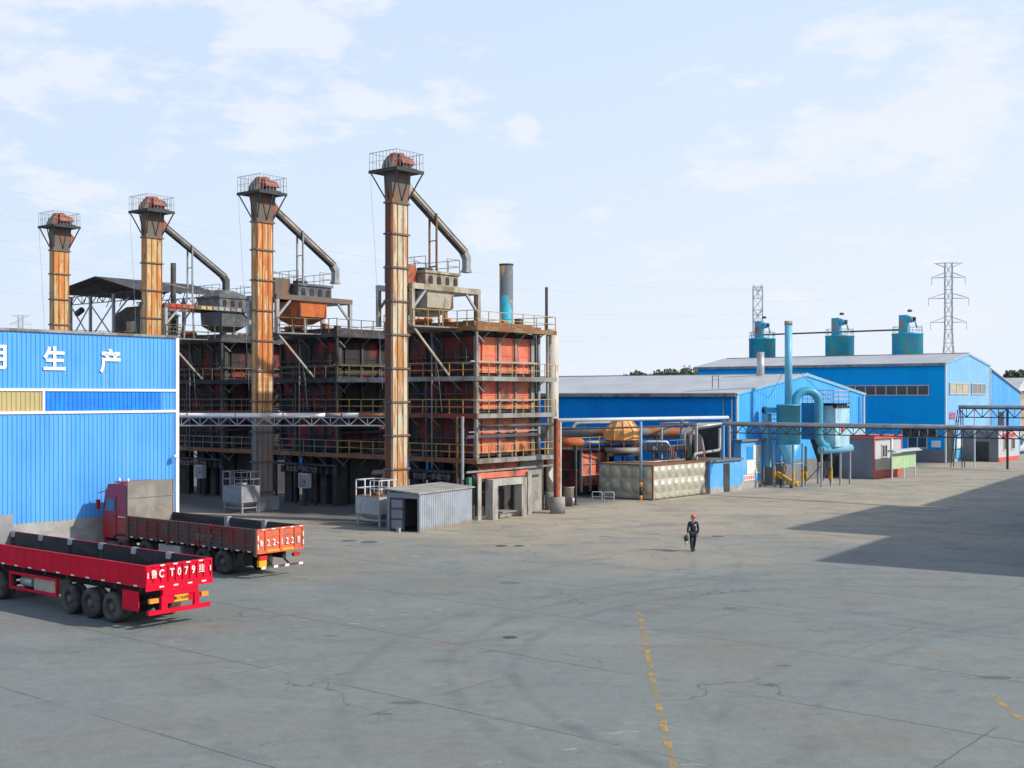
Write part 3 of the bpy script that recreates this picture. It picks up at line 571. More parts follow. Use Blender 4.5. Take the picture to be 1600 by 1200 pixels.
for n, m_ in enumerate(('redlens','redlens','hoporange','hoporange','deckrust','tan','tan','deck','truss','truss','hopdark','truss','hopdark')): MB().box(-2.27,-2.21,-2.9+n*.55,-2.5+n*.55,14.06,14.3).build('beam_marker',m_,gq)
# ---------------------------------------------------------------- bucket elevators
def elevator(i):
    L = ['nearest and tallest-looking bucket elevator, rust streaked, with a corrugated shed at its foot','second bucket elevator from the right, bright orange rust, with a round disc on its casing','third bucket elevator from the right, rising behind the lettered blue workshop','farthest and leftmost bucket elevator, without a chute, behind the blue workshop'][i]
    e = thing('bucket_elevator', L, 'bucket elevator', LP(-12.45*i-2.86,-4.0), ANG, 'rusty bucket elevators in a row')
    hx, hy = .27, .68
    # lit casing: the shade low on the second one is put in as grey
    zc = 6.1 if i == 1 else (3.0 if i > 1 else .3)
    q = MB().box(-hx,hx,-hy,hy,zc,19.15).build('casing',('shaftpale','shafthot','shaft','shaft')[i],e)
    if zc > 1: MB().box(-hx,hx,-hy,hy,.9,zc).build('lower_casing','shaftshade',e)
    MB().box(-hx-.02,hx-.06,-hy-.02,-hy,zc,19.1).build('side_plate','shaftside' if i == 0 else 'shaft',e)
    q = MB()
    for y in (-hy+.04,-.22,.25,hy-.04): q.box(hx,hx+.035,y-.02,y+.02,.95,19.1)
    for x in (-hx+.05,hx-.05): q.box(x-.02,x+.02,-hy-.045,-hy-.02,.95,19.1)
    q.build('stiffener','head',e)
    for z in [1.15+2.0*n for n in range(9)]+[19.0]:
        MB().box(-hx-.10,hx+.10,-hy-.10,hy+.10,z,z+.10).build('flange','head',e)
    MB().box(-.55,.55,-.95,.95,0,.9).build('boot','bingrey',e)
    # head
    MB().hexa([(-.3,-.7,19.1),(.3,-.7,19.1),(.3,.7,19.1),(-.3,.7,19.1)],[(-.36,-.74,20.85),(.4,-.78,20.85),(.4,.78,20.85),(-.4,.78,20.85)]).build('head_casing','head',e)
    q = MB().box(-1.2,1.12,-1.15,1.15,20.85,20.97); q.box(-1.22,1.14,-1.17,-1.15,20.8,21.0).box(1.12,1.15,-1.15,1.15,20.8,21.0)
    for sx, sy in ((-1,-1),(1,-1),(1,1),(-1,1)): q.bar((sx*1.1,sy*1.08,20.85),(sx*.3,sy*.66,19.3),.07)
    q.bar((1.1,0,20.85),(.32,.1,19.2),.06); q.bar((0,-1.1,20.85),(0,-.7,19.2),.06)
    pf = q.build('head_platform','dark',e)
    q = MB(); c = [(-1.17,-1.12,20.97),(1.09,-1.12,20.97),(1.09,1.12,20.97),(-1.17,1.12,20.97),(-1.17,-1.12,20.97)]
    for a, d in zip(c[:-1], c[1:]):
        a = Vector(a); d = Vector(d)
        for n in range(8): p = a.lerp(d, n/8); q.bar(p, p+Vector((0,0,1.05)), .022)
        q.bar(a+Vector((0,0,1.05)), d+Vector((0,0,1.05)), .028); q.bar(a+Vector((0,0,.52)), d+Vector((0,0,.52)), .016)
    q.build('railing','headrail',pf)
    q = MB(); n = 14; pr = [(1.0*math.cos(math.pi*k/n)*1.0, .95*math.sin(math.pi*k/n)) for k in range(n+1)]; pr = [(-1.0,0)]+[(-a,b) for a,b in pr][1:-1]+[(1.0,0)]
    A = [(-.36,y*.92,20.98+z) for y,z in pr]; B = [(.36,y*.92,20.98+z) for y,z in pr]
    q.face(A); q.face(B[::-1])
    for k in range(len(pr)-1): q.face([A[k],B[k],B[k+1],A[k+1]], True)
    q.build('drum_cover','head',e)
    MB().tube([(-.30,-.05,21.42),(.40,-.05,21.42)],.62,20).build('drum','headred',e)
    q = MB(); q.hexa([(.36,-.35,21.35),(.85,-.35,21.35),(.85,.75,21.35),(.36,.75,21.35)],[(.30,-.35,21.95),(.62,-.35,21.9),(.62,.7,21.75),(.30,.7,21.8)]); q.build('motor_hood','headred',e)
    MB().box(.36,.9,-.5,.85,20.98,21.12).box(.5,.75,-.2,.5,21.12,21.34).build('motor','dark',e)
    MB().hexa([(-.1,-.6,21.8),(.36,-.6,21.8),(.36,.1,21.9),(-.1,.1,21.9)],[(-.1,-.5,21.99),(.36,-.5,21.99),(.36,.1,22.02),(-.1,.1,22.02)]).build('cover_plate','headred',e)
    # discharge spout and chute
    MB().hexa([(-.25,.66,19.3),(.25,.66,19.3),(.25,1.0,19.9),(-.25,1.0,19.9)],[(-.25,.7,20.6),(.25,.7,20.6),(.25,1.15,20.2),(-.25,1.15,20.2)]).build('spout','chute' if i == 0 else 'headred',e)
    if i < 3:
        s = Vector((-.0,.95,20.0)); t = Vector((-.85,7.15,16.75))
        up = (0,0,1)
        dn = Vector((0,0,.10)); c = MB().bar(s+dn,t+dn,.38,.17).build('chute','chute' if i < 2 else 'bingrey',e); MB().bar(s-dn,t-dn,.36,.20).build('chute_base','steel',c)
        q = MB(); L2 = s+Vector((0,0,-.22)); 
        for sx in (-.2,.2): q.bar(s+Vector((sx,0,.24)),t+Vector((sx,0,.24)),.05)
        q.build('chute_rim','head',c)
        q = MB().bar(t+Vector((0,-.15,.1)), t+Vector((0,.12,-.28)),.44,.42).box(t.x-.2,t.x+.2,t.y-.1,t.y+.32,t.z-.95,t.z-.1)
        q.hexa([(t.x-.28,t.y-.2,t.z-1.2),(t.x+.28,t.y-.2,t.z-1.2),(t.x+.28,t.y+.42,t.z-1.2),(t.x-.28,t.y+.42,t.z-1.2)],[(t.x-.2,t.y-.1,t.z-.95),(t.x+.2,t.y-.1,t.z-.95),(t.x+.2,t.y+.32,t.z-.95),(t.x-.2,t.y+.32,t.z-.95)])
        q.build('chute_outlet','bingrey' if i < 2 else 'steel',e)
        m_ = s.lerp(t,.42); q = MB()
        for sx in (-1,1):
            a = m_+Vector((sx*.30,0,.25)); bq = Vector((m_.x+sx*.30, m_.y, 15.6)); q.bar(a,bq,.10); q.bar(bq, Vector((m_.x+sx*.62, m_.y-.1, 11.85)),.10)
        q.bar((m_.x-.3,m_.y,15.6),(m_.x+.3,m_.y,15.6),.08).bar((m_.x-.3,m_.y,17.2),(m_.x+.3,m_.y,17.2),.06)
        q.build('chute_support','bingrey' if i else 'deckrust',e)
        MB().bar((.2,.6,15.9),(m_.x-.25,m_.y,15.65),.04).build('tie_rod','truss',e)
    q = MB().tube([(-1.1,-1.1,20.9),(-1.05,-1.1,19.6),(-.9,-1,17),(-.7,-.9,13),(-.45,-.75,8)], .012, 4).build('hoist_rope','wire',e)
    if i == 1:
        q = MB(); q.tube([(.32,.12,6.15),(.36,.12,6.15)], .42, 28).build('disc_plate','hop',e); text('disc_symbol','⊕',.6,'headred',e,(.372,.12,6.15),RX,.01)
    return e
for i in range(4): elevator(i)
# bins on stands at the feet
def bin_on_stand(i, m1, label):
    b = thing('charging_bin', label, 'bin', LP(-12.45*i-2.86+1.29,-4.0-2.75), ANG, 'bins on stands at the elevator feet')
    q = MB().box(-1.95,0,0,1.5,.72,1.72); q.hexa([(-1.5,.35,.4),(-.5,.35,.4),(-.5,1.2,.4),(-1.5,1.2,.4)],[(-1.95,0,.72),(0,0,.72),(0,1.5,.72),(-1.95,1.5,.72)]); q.box(-1.97,.02,-.02,0,1.18,1.24); q.build('tub',m1,b)
    for x in (-1.9,-.12):
        for y in (.06,1.36): MB().box(x,x+.1,y,y+.1,0,.72).build('leg',m1,b)
    MB().box(-1.8,-.12,.07,.13,.32,.4).box(-.1,-.04,.16,1.36,.32,.4).build('stretcher',m1,b)
    q = rail(MB(), [(-1.93,.02,1.72),(-1.2,.02,1.72)], .95, .7, .055); rail(q, [(-1.93,.02,1.72),(-1.93,1.48,1.72),(-.03,1.48,1.72),(-.03,.02,1.72),(-.75,.02,1.72)], .95, .6, .045); q.build('railing','railwhite' if i == 0 else 'bingrey',b)
    MB().box(-1.95,0,0,1.5,1.72,1.76).box(-1.1,-.6,.4,.9,1.76,1.95).build('grid_lid','deckrust' if i == 0 else 'bingrey',b)
bin_on_stand(0,'bin','pale rust-stained bin on legs with white railing, left of the corrugated shed')
bin_on_stand(1,'bingrey','grey dusty bin on legs with railing, at the foot of the orange second elevator')
# shed
s = thing('storage_shed','small blue-grey corrugated shed with an open doorway in front of the nearest elevator','shed',(-5.13,67.2,0),math.atan2(-.5,.86))
sw, sl = 2.2, 5.5
q = MB(); ribs_x(q,0,0,sl,0,2.12,.22,.04); q.build('corrugated_wall','shed',s)
q = MB().box(-sw,-1.95,0,.05,0,2.2).box(-.12,-.0,.0,.05,0,2.1).box(-1.95,-.12,0,.05,1.85,2.15)
q.box(-sw,-sw+.04,.05,sl,0,2.3).box(-sw+.04,-.05,sl-.04,sl,0,2.15).build('frame_wall','shedside',s)
q = MB().box(-1.93,-.98,-.07,-.02,.05,1.84); q.build('door','shedside',s)
dq = MB()
for z in (.06,.64,1.22,1.76): dq.box(-1.9,-1.0,-.10,-.07,z,z+.07)
dq.box(-1.93,-1.84,-.095,-.07,.06,1.84).box(-1.06,-.98,-.095,-.07,.06,1.84); dq.build('door_frame','dark',s)
MB().hexa([(-sw-.1,-.2,2.30),(.1,-.2,2.12),(.12,sl+.15,2.12),(-sw-.1,sl+.15,2.30)],[(-sw-.1,-.2,2.38),(.1,-.2,2.19),(.12,sl+.15,2.19),(-sw-.1,sl+.15,2.38)]).build('roof','shedroof',s)
MB().box(-sw+.04,-.05,.05,sl-.05,.0,.03).build('floor','dark',s)
tag(MB().box(-.12,.12,-.08,.08,0,.24).build('stone_block','paleconc'),'small pale block holding the shed door','block',loc=(-6.3,67.35,0),rz=ANG)
# pipe rack between the blue workshop and the nearest elevator
r = thing('pipe_bridge','white pipe on a zigzag truss running from the blue workshop to the nearest elevator','pipe bridge',(-8.3,76.2,6.36),0)
def seg(x0,x1,m): MB().tube([(x0,0,0),(x1,0,0)], .125, 12).build('pipe',m,r)
seg(-20,-3.4,'pipewhite'); seg(-3.35,-2.3,'rust_shade_pipe'); seg(-2.28,-1.3,'pipewhite'); seg(-1.28,1.0,'rust_shade_pipe')  # shade over the right end is put in as grey pipe lengths
q = MB(); truss(q,(-20,0,-.16),(1.0,0,-.16),.50,1.15,.055); q.build('truss','truss',r)
q = MB()
for x in (-18,-15,-12,-9,-6,-2.3): q.box(x-.03,x+.03,-.15,.15,-.16,.14)
q.build('clamp','truss',r)
# canopy on the farthest kiln
c = thing('roof_canopy','dark pitched canopy on steel posts with crossed braces above the farthest kiln','canopy',LP(-37.35-1.0,0,0))
zc = 12.45
for x, y in ((-7.6,.4),(-4.6,.4),(-1.2,.4),(-1.2,7.2),(-7.6,7.2),(-4.6,7.2)):
    MB().box(x-.1,x+.1,y-.1,y+.1,11.9,15.9).build('post','truss',c)
q = MB()
for a, d in ((-7.6,-4.6),(-4.6,-1.2)): q.bar((a,.4,12.3),(d,.4,15.2),.08).bar((a,.4,15.2),(d,.4,12.3),.08)
q.bar((-1.2,.4,14.0),(1.0,.4,15.5),.1).bar((-1.2,7.2,14.0),(.6,7.2,15.5),.1).build('brace','truss',c)
q = MB(); truss(q,(-8.2,.4,15.95),(2.6,.4,15.95),.65,1.6,.05); truss(q,(-8.2,7.2,15.95),(2.6,7.2,15.95),.65,1.6,.05); q.build('truss','steel',c)
q = MB()
for xa, za, xb, zb in ((-9.0,16.25,-2.0,17.25),(-2.0,17.25,3.4,15.95)): q.hexa([(xa,-.8,za),(xb,-.8,zb),(xb,8.6,zb),(xa,8.6,za)],[(xa,-.8,za+.06),(xb,-.8,zb+.06),(xb,8.6,zb+.06),(xa,8.6,za+.06)])
q.build('roof','steel',c)
q = MB()
for y in (.4,3.8,7.2): q.bar((-8.8,y,16.2),(-2.0,y,17.15),.09).bar((-2.0,y,17.15),(3.2,y,15.9),.09); [q.bar((x0,y,15.3),(x0+.8,y,16.25+(x0+9)*.13 if x0 < -2 else 16.9-(x0+2)*.24),.05) for x0 in (-7.6,-5.6,-3.6,-1.6,.4)]
q.build('rafter','steel',c)
q = MB().tube([(-6.5,.3,14.5),(-5.7,.3,14.8)], .25, 14).build('lamp_drum','steel',c)
# dark hoppers under the canopy
h = thing('screen_housing','dark dusty machine housing under the canopy behind the third elevator','machine',LP(-37.35-1.0,1.0,12.45))
MB().box(-2.8,2.0,.3,3.4,0,1.7).build('housing','steel',h); MB().hexa([(-2.8,.3,1.7),(2.2,.3,1.7),(2.2,3.6,1.7),(-2.8,3.6,1.7)],[(-1.8,1,2.5),(1.0,1,2.5),(1.0,3,2.3),(-1.8,3,2.3)]).build('hood','head',h)
MB().box(-.6,.6,.22,.3,.3,1.2).build('hatch','hop',h)
# chimneys and thin poles
def stack(loc, z1, r, m, label, base=0):
    t = thing('chimney', label, 'chimney', loc); MB().cyl(0,0,base,z1,r,n=24).build('pipe',m,t); q = MB().lathe([(r,z1-.12),(r+.03,z1-.1),(r+.03,z1),(r*.85,z1+.0)]); q.build('rim','dark',t); MB().cyl(0,0,base,base+.3,r*1.4,n=20).build('foot','concrete',t)
stack((-.4,85.2,0),16.8,.48,'stack','thick peeling blue and rusty chimney behind the nearest kiln')
def pole(loc, z0, z1, r, label, m='steel'):
    tag(MB().cyl(0,0,z0,z1,r,n=10).lathe([(r*1.8,z0),(r*1.8,z0+.05),(r,z0+.06)],n=10).build('vent_pole',m),label,'pole',loc=loc)
pole((-2.35,80.2,0),12.45,14.6,.17,'thick dark vent pole on the nearest kiln, right of the gantry')
pole((2.3,81.0,0),11.8,14.8,.10,'thin black pole at the right rear corner of the nearest kiln')
pole((-26.6,95.5,0),12.4,18.0,.22,'grey vent pole rising beside the canopy behind the second chute')
# ---------------------------------------------------------------- lettered blue workshop on the left
w = thing('blue_workshop','lettered bright blue corrugated workshop with white trim at the left edge','workshop',(-16.84,61.2,0))
H = 10.45
q = MB(); ribs_x(q,0,-24,-.14,1.8,6.74,.222,.035); q.build('lower_cladding','blue_sheet',w)
q = MB(); ribs_x(q,0,-24,-.14,7.86,H,.222,.035); q.build('upper_cladding','blue_sheet',w)
q = MB(); ribs_x(q,0,-24,-7.32,6.80,7.80,.222,.035); q.build('tan_strip','tan',w)
q = MB(); ribs_x(q,0,-7.2,-.95,6.80,7.80,.222,.035); q.build('deep_blue_strip','blue_strip',w)
q = MB(); ribs_x(q,0,-.95,-.14,6.80,7.80,.222,.035); q.build('strip_end','blue_sheet',w)
MB().box(0,.07,-24,-.12,6.72,6.84).box(0,.07,-24,-.12,7.76,7.88).box(0,.065,-7.32,-7.20,6.84,7.76).build('trim','white',w)
MB().box(-.12,.08,-.14,.05,.0,H+.05).build('corner_trim','white',w)
MB().box(-.1,.10,-24,-.0,H+.0,H+.12).build('parapet_cap','deck',w)
MB().box(-.3,.0,-24,-.15,0,1.8).build('plinth','plinth',w)
MB().box(-25,-.31,-23.9,-.05,0,H-.3).build('rear_wall','blue_shaded',w)
MB().hexa([(-25.2,-24.1,H-.28),(-.12,-24.1,H-.05),(-.12,.0,H-.05),(-25.2,.0,H-.28)],[(-25.2,-24.1,H-.2),(-.12,-24.1,H+.0),(-.12,.0,H+.0),(-25.2,.0,H-.2)]).build('roof','roofgrey',w)
for ch, y, z in (('产',-3.82,9.13),('生',-6.73,9.16),('明',-9.58,9.2),('文',-12.4,9.22)): text('lettering',ch,1.16,'letter',w,(.06,y,z),RX,.032,.012)
MB().tube([(0,-.35,4.45),(.35,-.35,4.55)],.03,6).lathe([(.02,4.62),(.1,4.6),(.16,4.45)],.35,-.35,12).build('wall_lamp','white',w)
# ---------------------------------------------------------------- gable warehouses
def gable(name, label, corner, length, width, eave, apex, wall, side, over=.35, pitch=.5):
    b = thing(name, label, 'warehouse', corner)
    f = lambda y: eave+(apex-eave)*(1-abs(y-width/2)/(width/2))
    q = MB(); ribs_x(q,0,0,width/2,.0,f,pitch,.04); ribs_x(q,0,width/2,width,.0,f,pitch,.04); q.build('gable_wall',wall,b)
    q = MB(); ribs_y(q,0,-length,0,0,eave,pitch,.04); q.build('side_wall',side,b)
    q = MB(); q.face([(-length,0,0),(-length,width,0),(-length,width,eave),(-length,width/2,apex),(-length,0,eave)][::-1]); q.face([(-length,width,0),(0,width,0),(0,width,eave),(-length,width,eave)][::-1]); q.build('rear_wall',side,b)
    rf = MB(); sl = (apex-eave)/(width/2); n = int(length/3)
    for k in range(n):
        a = -length-over+k*(length+over+.15)/n; c = a+(length+over+.15)/n-.02
        for s in (0,1):
            y0, y1 = (-over, width/2) if s == 0 else (width+over, width/2)
            z0 = eave-over*sl+.06; z1 = apex+.06
            P = [(a,y0,z0),(c,y0,z0),(c,y1,z1),(a,y1,z1)]; T = [(x,y,z+.07) for x,y,z in P]
            if s: P = P[::-1]; T = T[::-1]
            rf.hexa(P,T)
    rf.build('roof','roofgrey',b)
    MB().box(-length-over,.1,-over-.12,-over,eave-.25,eave+.02).build('gutter','deck',b)
    q = MB()
    for y0, y1 in ((-.1,width/2),(width+.1,width/2)): q.bar((.07,y0,f(0)-.02 if y0 < width/2 else eave-.02),(.07,y1,apex-.02),.10,.22)
    q.build('verge_trim','sky',b)
    MB().box(-.06,.09,-.06,.06,0,eave-.1).box(-.06,.09,width-.06,width+.06,0,eave-.1).build('corner_trim','white',b)
    MB().box(-length*.995,.12,width/2-.3,width/2+.3,apex+.09,apex+.17).build('ridge_cap','deck',b)
    return b
w1 = gable('gable_warehouse','nearer blue gabled warehouse with dust collector and pipe stack in front of its gable',(18.5,100,0),60,25.6,7.75,9.5,'blue_gable','blue_shaded')
MB().tube([(-.4,-.12,.2),(-.4,-.12,7.4)],.09,8).tube([(-1.2,-.12,3.0),(-1.2,-.12,7.4)],.06,8).build('downpipe','bluepost',w1)
MB().box(0.05,.12,4.3,25.6,0,1.9).build('plinth','darkplinth',w1)
MB().box(.12,.2,16.5,25.3,3.8,4.4).build('pale_band','filt',w1)
q = MB()
for y in (24.3,24.9): q.box(.12,.2,y,y+.12,1.5,7.6)
q.build('downpipe','bluepost',w1)
# lean-to fronts
a = thing('blue_annex','low blue annex with posters built against the nearer warehouse gable','annex',(18.26,99.3,0))
MB().box(-.2,.5,.0,3.6,.6,3.85).build('wall','blue_low',a); MB().box(-.23,.53,-.02,3.62,0,.6).build('plinth','plinth',a); MB().box(-.3,.7,-.2,6.2,3.85,4.0).build('roof','darkplinth',a)
q = MB(); q.box(.5,.54,.95,2.0,2.35,3.4); q.build('poster','blueposter',a)
q = MB().box(.5,.53,2.05,3.3,2.35,3.5).box(.5,.53,.95,3.3,1.15,2.32).build('poster','whiteposter',a)
q = MB().box(.5,.53,.35,2.3,.62,1.1).build('notice_strip','whiteposter',a)
q = MB()
for n in range(5): q.box(.53,.54,.5+n*.36,.68+n*.36,.72,1.0)
q.build('notice_print','redletter',a)
q = MB()
for n in range(6): q.box(.53,.54,2.9,3.25,2.45+n*.16,2.5+n*.16)
for n in range(5): q.box(.53,.54,2.7,3.2,1.3+n*.18,1.36+n*.18)
q.build('notice_print','greyrail',a)
a = thing('blue_outbuilding','small low blue outbuilding with a dark narrow doorway beside the dimpled tank','outbuilding',(15.3,93.9,0))
MB().box(-4,0,0,4.9,.45,2.45).build('wall','blue_low',a); MB().box(-4.02,.03,-.03,4.93,0,.45).build('plinth','plinth',a); MB().box(-4.2,.2,-.2,5.0,2.45,2.6).build('roof','darkplinth',a)
MB().box(.0,.045,2.05,3.0,0.02,2.25).build('door','dark',a)
# roof items of warehouse 1
v = thing('roof_vent','grey round vent pipe on the roof of the nearer warehouse','vent pipe',(22.8,111.5,0))
MB().cyl(0,0,8.6,11.6,.34,n=20).build('pipe','pipe',v); MB().lathe([(.5,8.9),(.35,9.15)],n=16).build('flashing','roofgrey',v)
v = thing('roof_frame','small thin steel frame standing on the roof of the nearer warehouse','frame',(17.4,104,0)); MB().bar((-.3,0,8.1),(-.3,0,9.3),.045).bar((.3,0,8.1),(.3,0,9.3),.045).build('post','steel',v); MB().bar((-.3,0,9.27),(.3,0,9.27),.035).bar((-.3,0,9.0),(.3,0,9.0),.03).build('crossbar','steel',v)
w2 = gable('tall_warehouse','taller far blue warehouse with a long band of windows and a pale sunlit gable',(49.2,138,0),32.3,15.2,11.3,12.55,'blue_far_lit','blue_far_shaded')
MB().box(-32,-.1,-.12,-.05,0,1.5).build('plinth','darkplinth',w2)
def window_y(par, x0, x1, z0, z1, n, y=-.05, cur='glass'):
    f = MB().box(x0-.12,x1+.12,y-.08,y,z0-.14,z0).box(x0-.12,x1+.12,y-.08,y,z1,z1+.12)
    for k in range(n+1): x = x0+(x1-x0)*k/n; f.box(x-.06,x+.06,y-.08,y,z0,z1)
    f = f.build('window','pframe',par); MB().box(x0,x1,y-.03,y+.01,z0,z1).build('pane',cur,f)
def window_x(par, y0, y1, z0, z1, n, x=.05, cur='glass'):
    f = MB().box(x,x+.08,y0-.12,y1+.12,z0-.14,z0).box(x,x+.08,y0-.12,y1+.12,z1,z1+.12)
    for k in range(n+1): y = y0+(y1-y0)*k/n; f.box(x,x+.08,y-.06,y+.06,z0,z1)
    f = f.build('window','pframe',par); MB().box(x-.01,x+.03,y0,y1,z0,z1).build('pane',cur,f)
window_y(w2,-13.2,-1.9,7.75,8.75,9)
window_x(w2,1.2,7.6,7.9,9.0,3,cur='curtain'); window_x(w2,8.6,13.4,7.9,9.0,3,cur='shedside')
window_y(w2,-4.3,-2.1,1.7,2.85,2); MB().box(-1.5,-.5,-.3,-.06,1.75,2.5).build('condenser_unit','white',w2)
window_y(w2,-5,-1.0,2.95,3.9,4,cur='soot')
MB().box(.05,.12,.15,2.4,0,4.2).build('doorway','soot',w2); MB().box(.05,.15,3.2,6.0,0.4,2.7).build('sign_board','sky',w2); MB().box(.15,.17,3.3,5.9,1.6,2.6).build('notice_sheet','whiteposter',w2)
text('lettering','出口',.9,'redletter',w2,(.12,2.0,5.3),RX,.02)
# slope-roofed wing beyond
a = thing('blue_wing','pale blue wing with a sloping roof joined to the right of the tall warehouse','wing',(58.9,149.9,0))
q = MB(); ribs_x(q,-.1,0,12.5,0,lambda y: 11.0-.235*y,.5,.04); q.build('wall','blue_sheet',a)
MB().hexa([(-20,0,10.95),(.2,0,10.95),(.2,12.7,7.97),(-20,12.7,7.97)],[(-20,0,11.05),(.2,0,11.05),(.2,12.7,8.07),(-20,12.7,8.07)]).build('roof','roofgrey',a)
MB().box(-.1,-.02,3.5,5.6,3.5,5.6).build('opening','soot',a); MB().tube([(.1,.05,.1),(.1,.05,10.9)],.12,8).build('downpipe','bluepost',a)
a = thing('tan_building','tan low building with a grey roof at the far right edge','building',(68.3,165,0)); MB().box(-14,0,0,16,0,8.3).build('wall','hop',a); MB().hexa([(-14.3,-.4,8.3),(.5,-.4,8.3),(.5,16.4,8.3),(-14.3,16.4,8.3)],[(-14.3,-.4,8.55),(.5,-.4,8.55),(-1,8,10.2),(-14.3,8,10.2)]).build('roof','roofgrey',a)
# ---------------------------------------------------------------- silos behind the tall warehouse
def silo(u, Y, D, L):
    s = thing('roof_silo', L, 'silo', ((u-800)/1900*Y, Y, 0), ANG, 'teal silos in a row behind the tall warehouse'); r = D/2
    MB().lathe([(r,0),(r,15.6),(r+.08,15.62),(r+.08,15.75),(.4,15.95)],n=32).build('tank','tealpatch',s)
    MB().box(-1.0,.1,-.45,.45,15.8,18.2).build('filter_box','teal',s); MB().box(-.9,-.3,-.47,-.45,16.6,17.6).build('filter_door','rust_shade_pipe',s)
    MB().box(.1,.55,-.3,.3,17.2,18.0).tube([(.45,0,17.3),(1.0,0,17.4),(1.25,0,16.5)],.12,8).build('fan_duct','teal',s); MB().lathe([(.02,18.9),(.22,18.9),(.32,18.75),(.3,18.6)],.3,0,12).build('cowl','steel',s); MB().cyl(.9,0,17.45,17.9,.22,n=12).build('fan','steel',s)
    q = MB(); pts = [(r*.95*math.cos(t*math.pi/6), r*.95*math.sin(t*math.pi/6), 15.75) for t in range(13)]; rail(q, pts, .9, 2, .04); q.build('railing','greyrail',s)
for u, Y, D, L in ((1191,172.5,3.7,'leftmost teal silo, in front of the lattice pylon'),(1312,165,3.8,'middle teal silo with a pale green stain'),(1418,159,3.9,'rightmost and brightest teal silo')): silo(u,Y,D,L)
p = thing('feed_pipe','long thin feed pipe linking the tops of the three teal silos','pipe',(0,0,0),0); P = [((u-800)/1900*Y,Y,16.3) for u,Y in ((1191,172.5),(1312,165),(1418,159))]
MB().tube(P,.11,8).build('pipe_run','steel',p)
# ---------------------------------------------------------------- embossed water tank
t = thing('water_tank','square dimpled stainless water tank','tank',(10.2,88,0)); TL, TW, TH = 4.75, 7.5, 2.5
def dimpled(mb, n, m, fn, cw, chh):
    for i in range(n):
        for j in range(m):
            K = 10; V = []; F = []
            for a in range(K+1):
                for b in range(K+1):
                    u = a/K; v = b/K; rr = math.hypot((u-.5)*1.0,(v-.5)*1.0); h = max(0, 1-(rr/.37)**2); hh = .15*math.sqrt(h) if h > 0 else 0
                    e = min(u,1-u,v,1-v); hh -= .03 if e < .01 else 0
                    V.append(fn((i+u)*cw,(j+v)*chh,hh))
            for a in range(K):
                for b in range(K): F.append((a*(K+1)+b,(a+1)*(K+1)+b,(a+1)*(K+1)+b+1,a*(K+1)+b+1))
            mb.idx(V,F,True)
q = MB(); dimpled(q,8,2,lambda a,b,h:(h,a,.45+b),TW/8,1.03); q.box(-.05,-.0,0,TW,.06,.45); 
for n in range(8): q.tube([(0,.47+n*.94,.25),(.06,.47+n*.94,.25)],.32,14) if False else q.hexa([(0,.2+n*.94,.1),(.07,.3+n*.94,.14),(.07,.7+n*.94,.14),(0,.8+n*.94,.1)],[(0,.2+n*.94,.42),(.07,.3+n*.94,.38),(.07,.7+n*.94,.38),(0,.8+n*.94,.42)])
q.build('sunlit_panel','tank',t)
q = MB(); dimpled(q,5,2,lambda a,b,h:(-TL+a,-h,.45+b),TL/5,1.03); q.box(-TL,0,0,.05,.06,.45); q.build('side_panel','tank',t)
MB().box(-TL,-.05,.05,TW,.06,TH-.02).build('tank_body','tank',t)
q = MB().box(-TL-.05,.06,-.06,TW+.05,TH,TH+.07).box(-.05,.06,-.06,.03,.06,TH).box(-.05,.06,TW-.02,TW+.05,.0,TH); q.build('rim','deckrust',t); MB().box(-TL,0,0,TW,0,.06).build('base','dark',t)
q = MB().tube([(-4,1,TH+.1),(-1,1,TH+.2),(-1,6,TH+.2)],.05,8).build('top_pipe','pipe',t)
# ---------------------------------------------------------------- pipe run along from kiln to warehouse with posts
r = thing('pipe_line','pale blue pipe on posts running from the nearest kiln to the warehouse corner','pipeline',(0,0,0),0)
MB().tube([(2.9,86.1,5.83),(17.4,98,5.83)],.14,12).build('pipe','palepipe',r); MB().tube([(2.9,86.4,5.2),(10,92.3,5.2),(17.2,98.1,5.4)],.07,8).build('lower_pipe','steel',r)
p = thing('blue_post','blue pipe post with orange and black hazard bands in front of the dimpled tank','post',(9.35,88.2,0),ANG); 
MB().cyl(0,0,1.3,5.7,.10,n=14).build('shaft','bluepost',p); MB().cyl(0,0,.0,.35,.11,n=14).cyl(0,0,.95,1.3,.11,n=14).build('orange_band','hazard',p).location=(0,0,0); MB().cyl(0,0,.35,.95,.11,n=14).build('black_band','blackp',p)
def post(loc, h, m, label, w=.18):
    p = thing('support_post', label, 'post', loc); MB().box(-w/2,w/2,-w/2,w/2,0.02,h).build('shaft',m,p); MB().box(-w,w,-w,w,0,.02).box(-w,w,-w,w,h,h+.03).build('end_plate',m,p)
post((16.6,95.6,0),5.6,'bluepost','pale blue square post at the warehouse corner under the long pipe bridge'); post((17.4,97.4,0),5.7,'truss','grey post just behind the pale blue corner post')
post((13.3,95.4,0),5.8,'bluepost','light blue post standing behind the right end of the dimpled tank')
post((4.4,84.2,0),4.1,'dark','dark post beside the beige drum, right of the nearest kiln',.14)
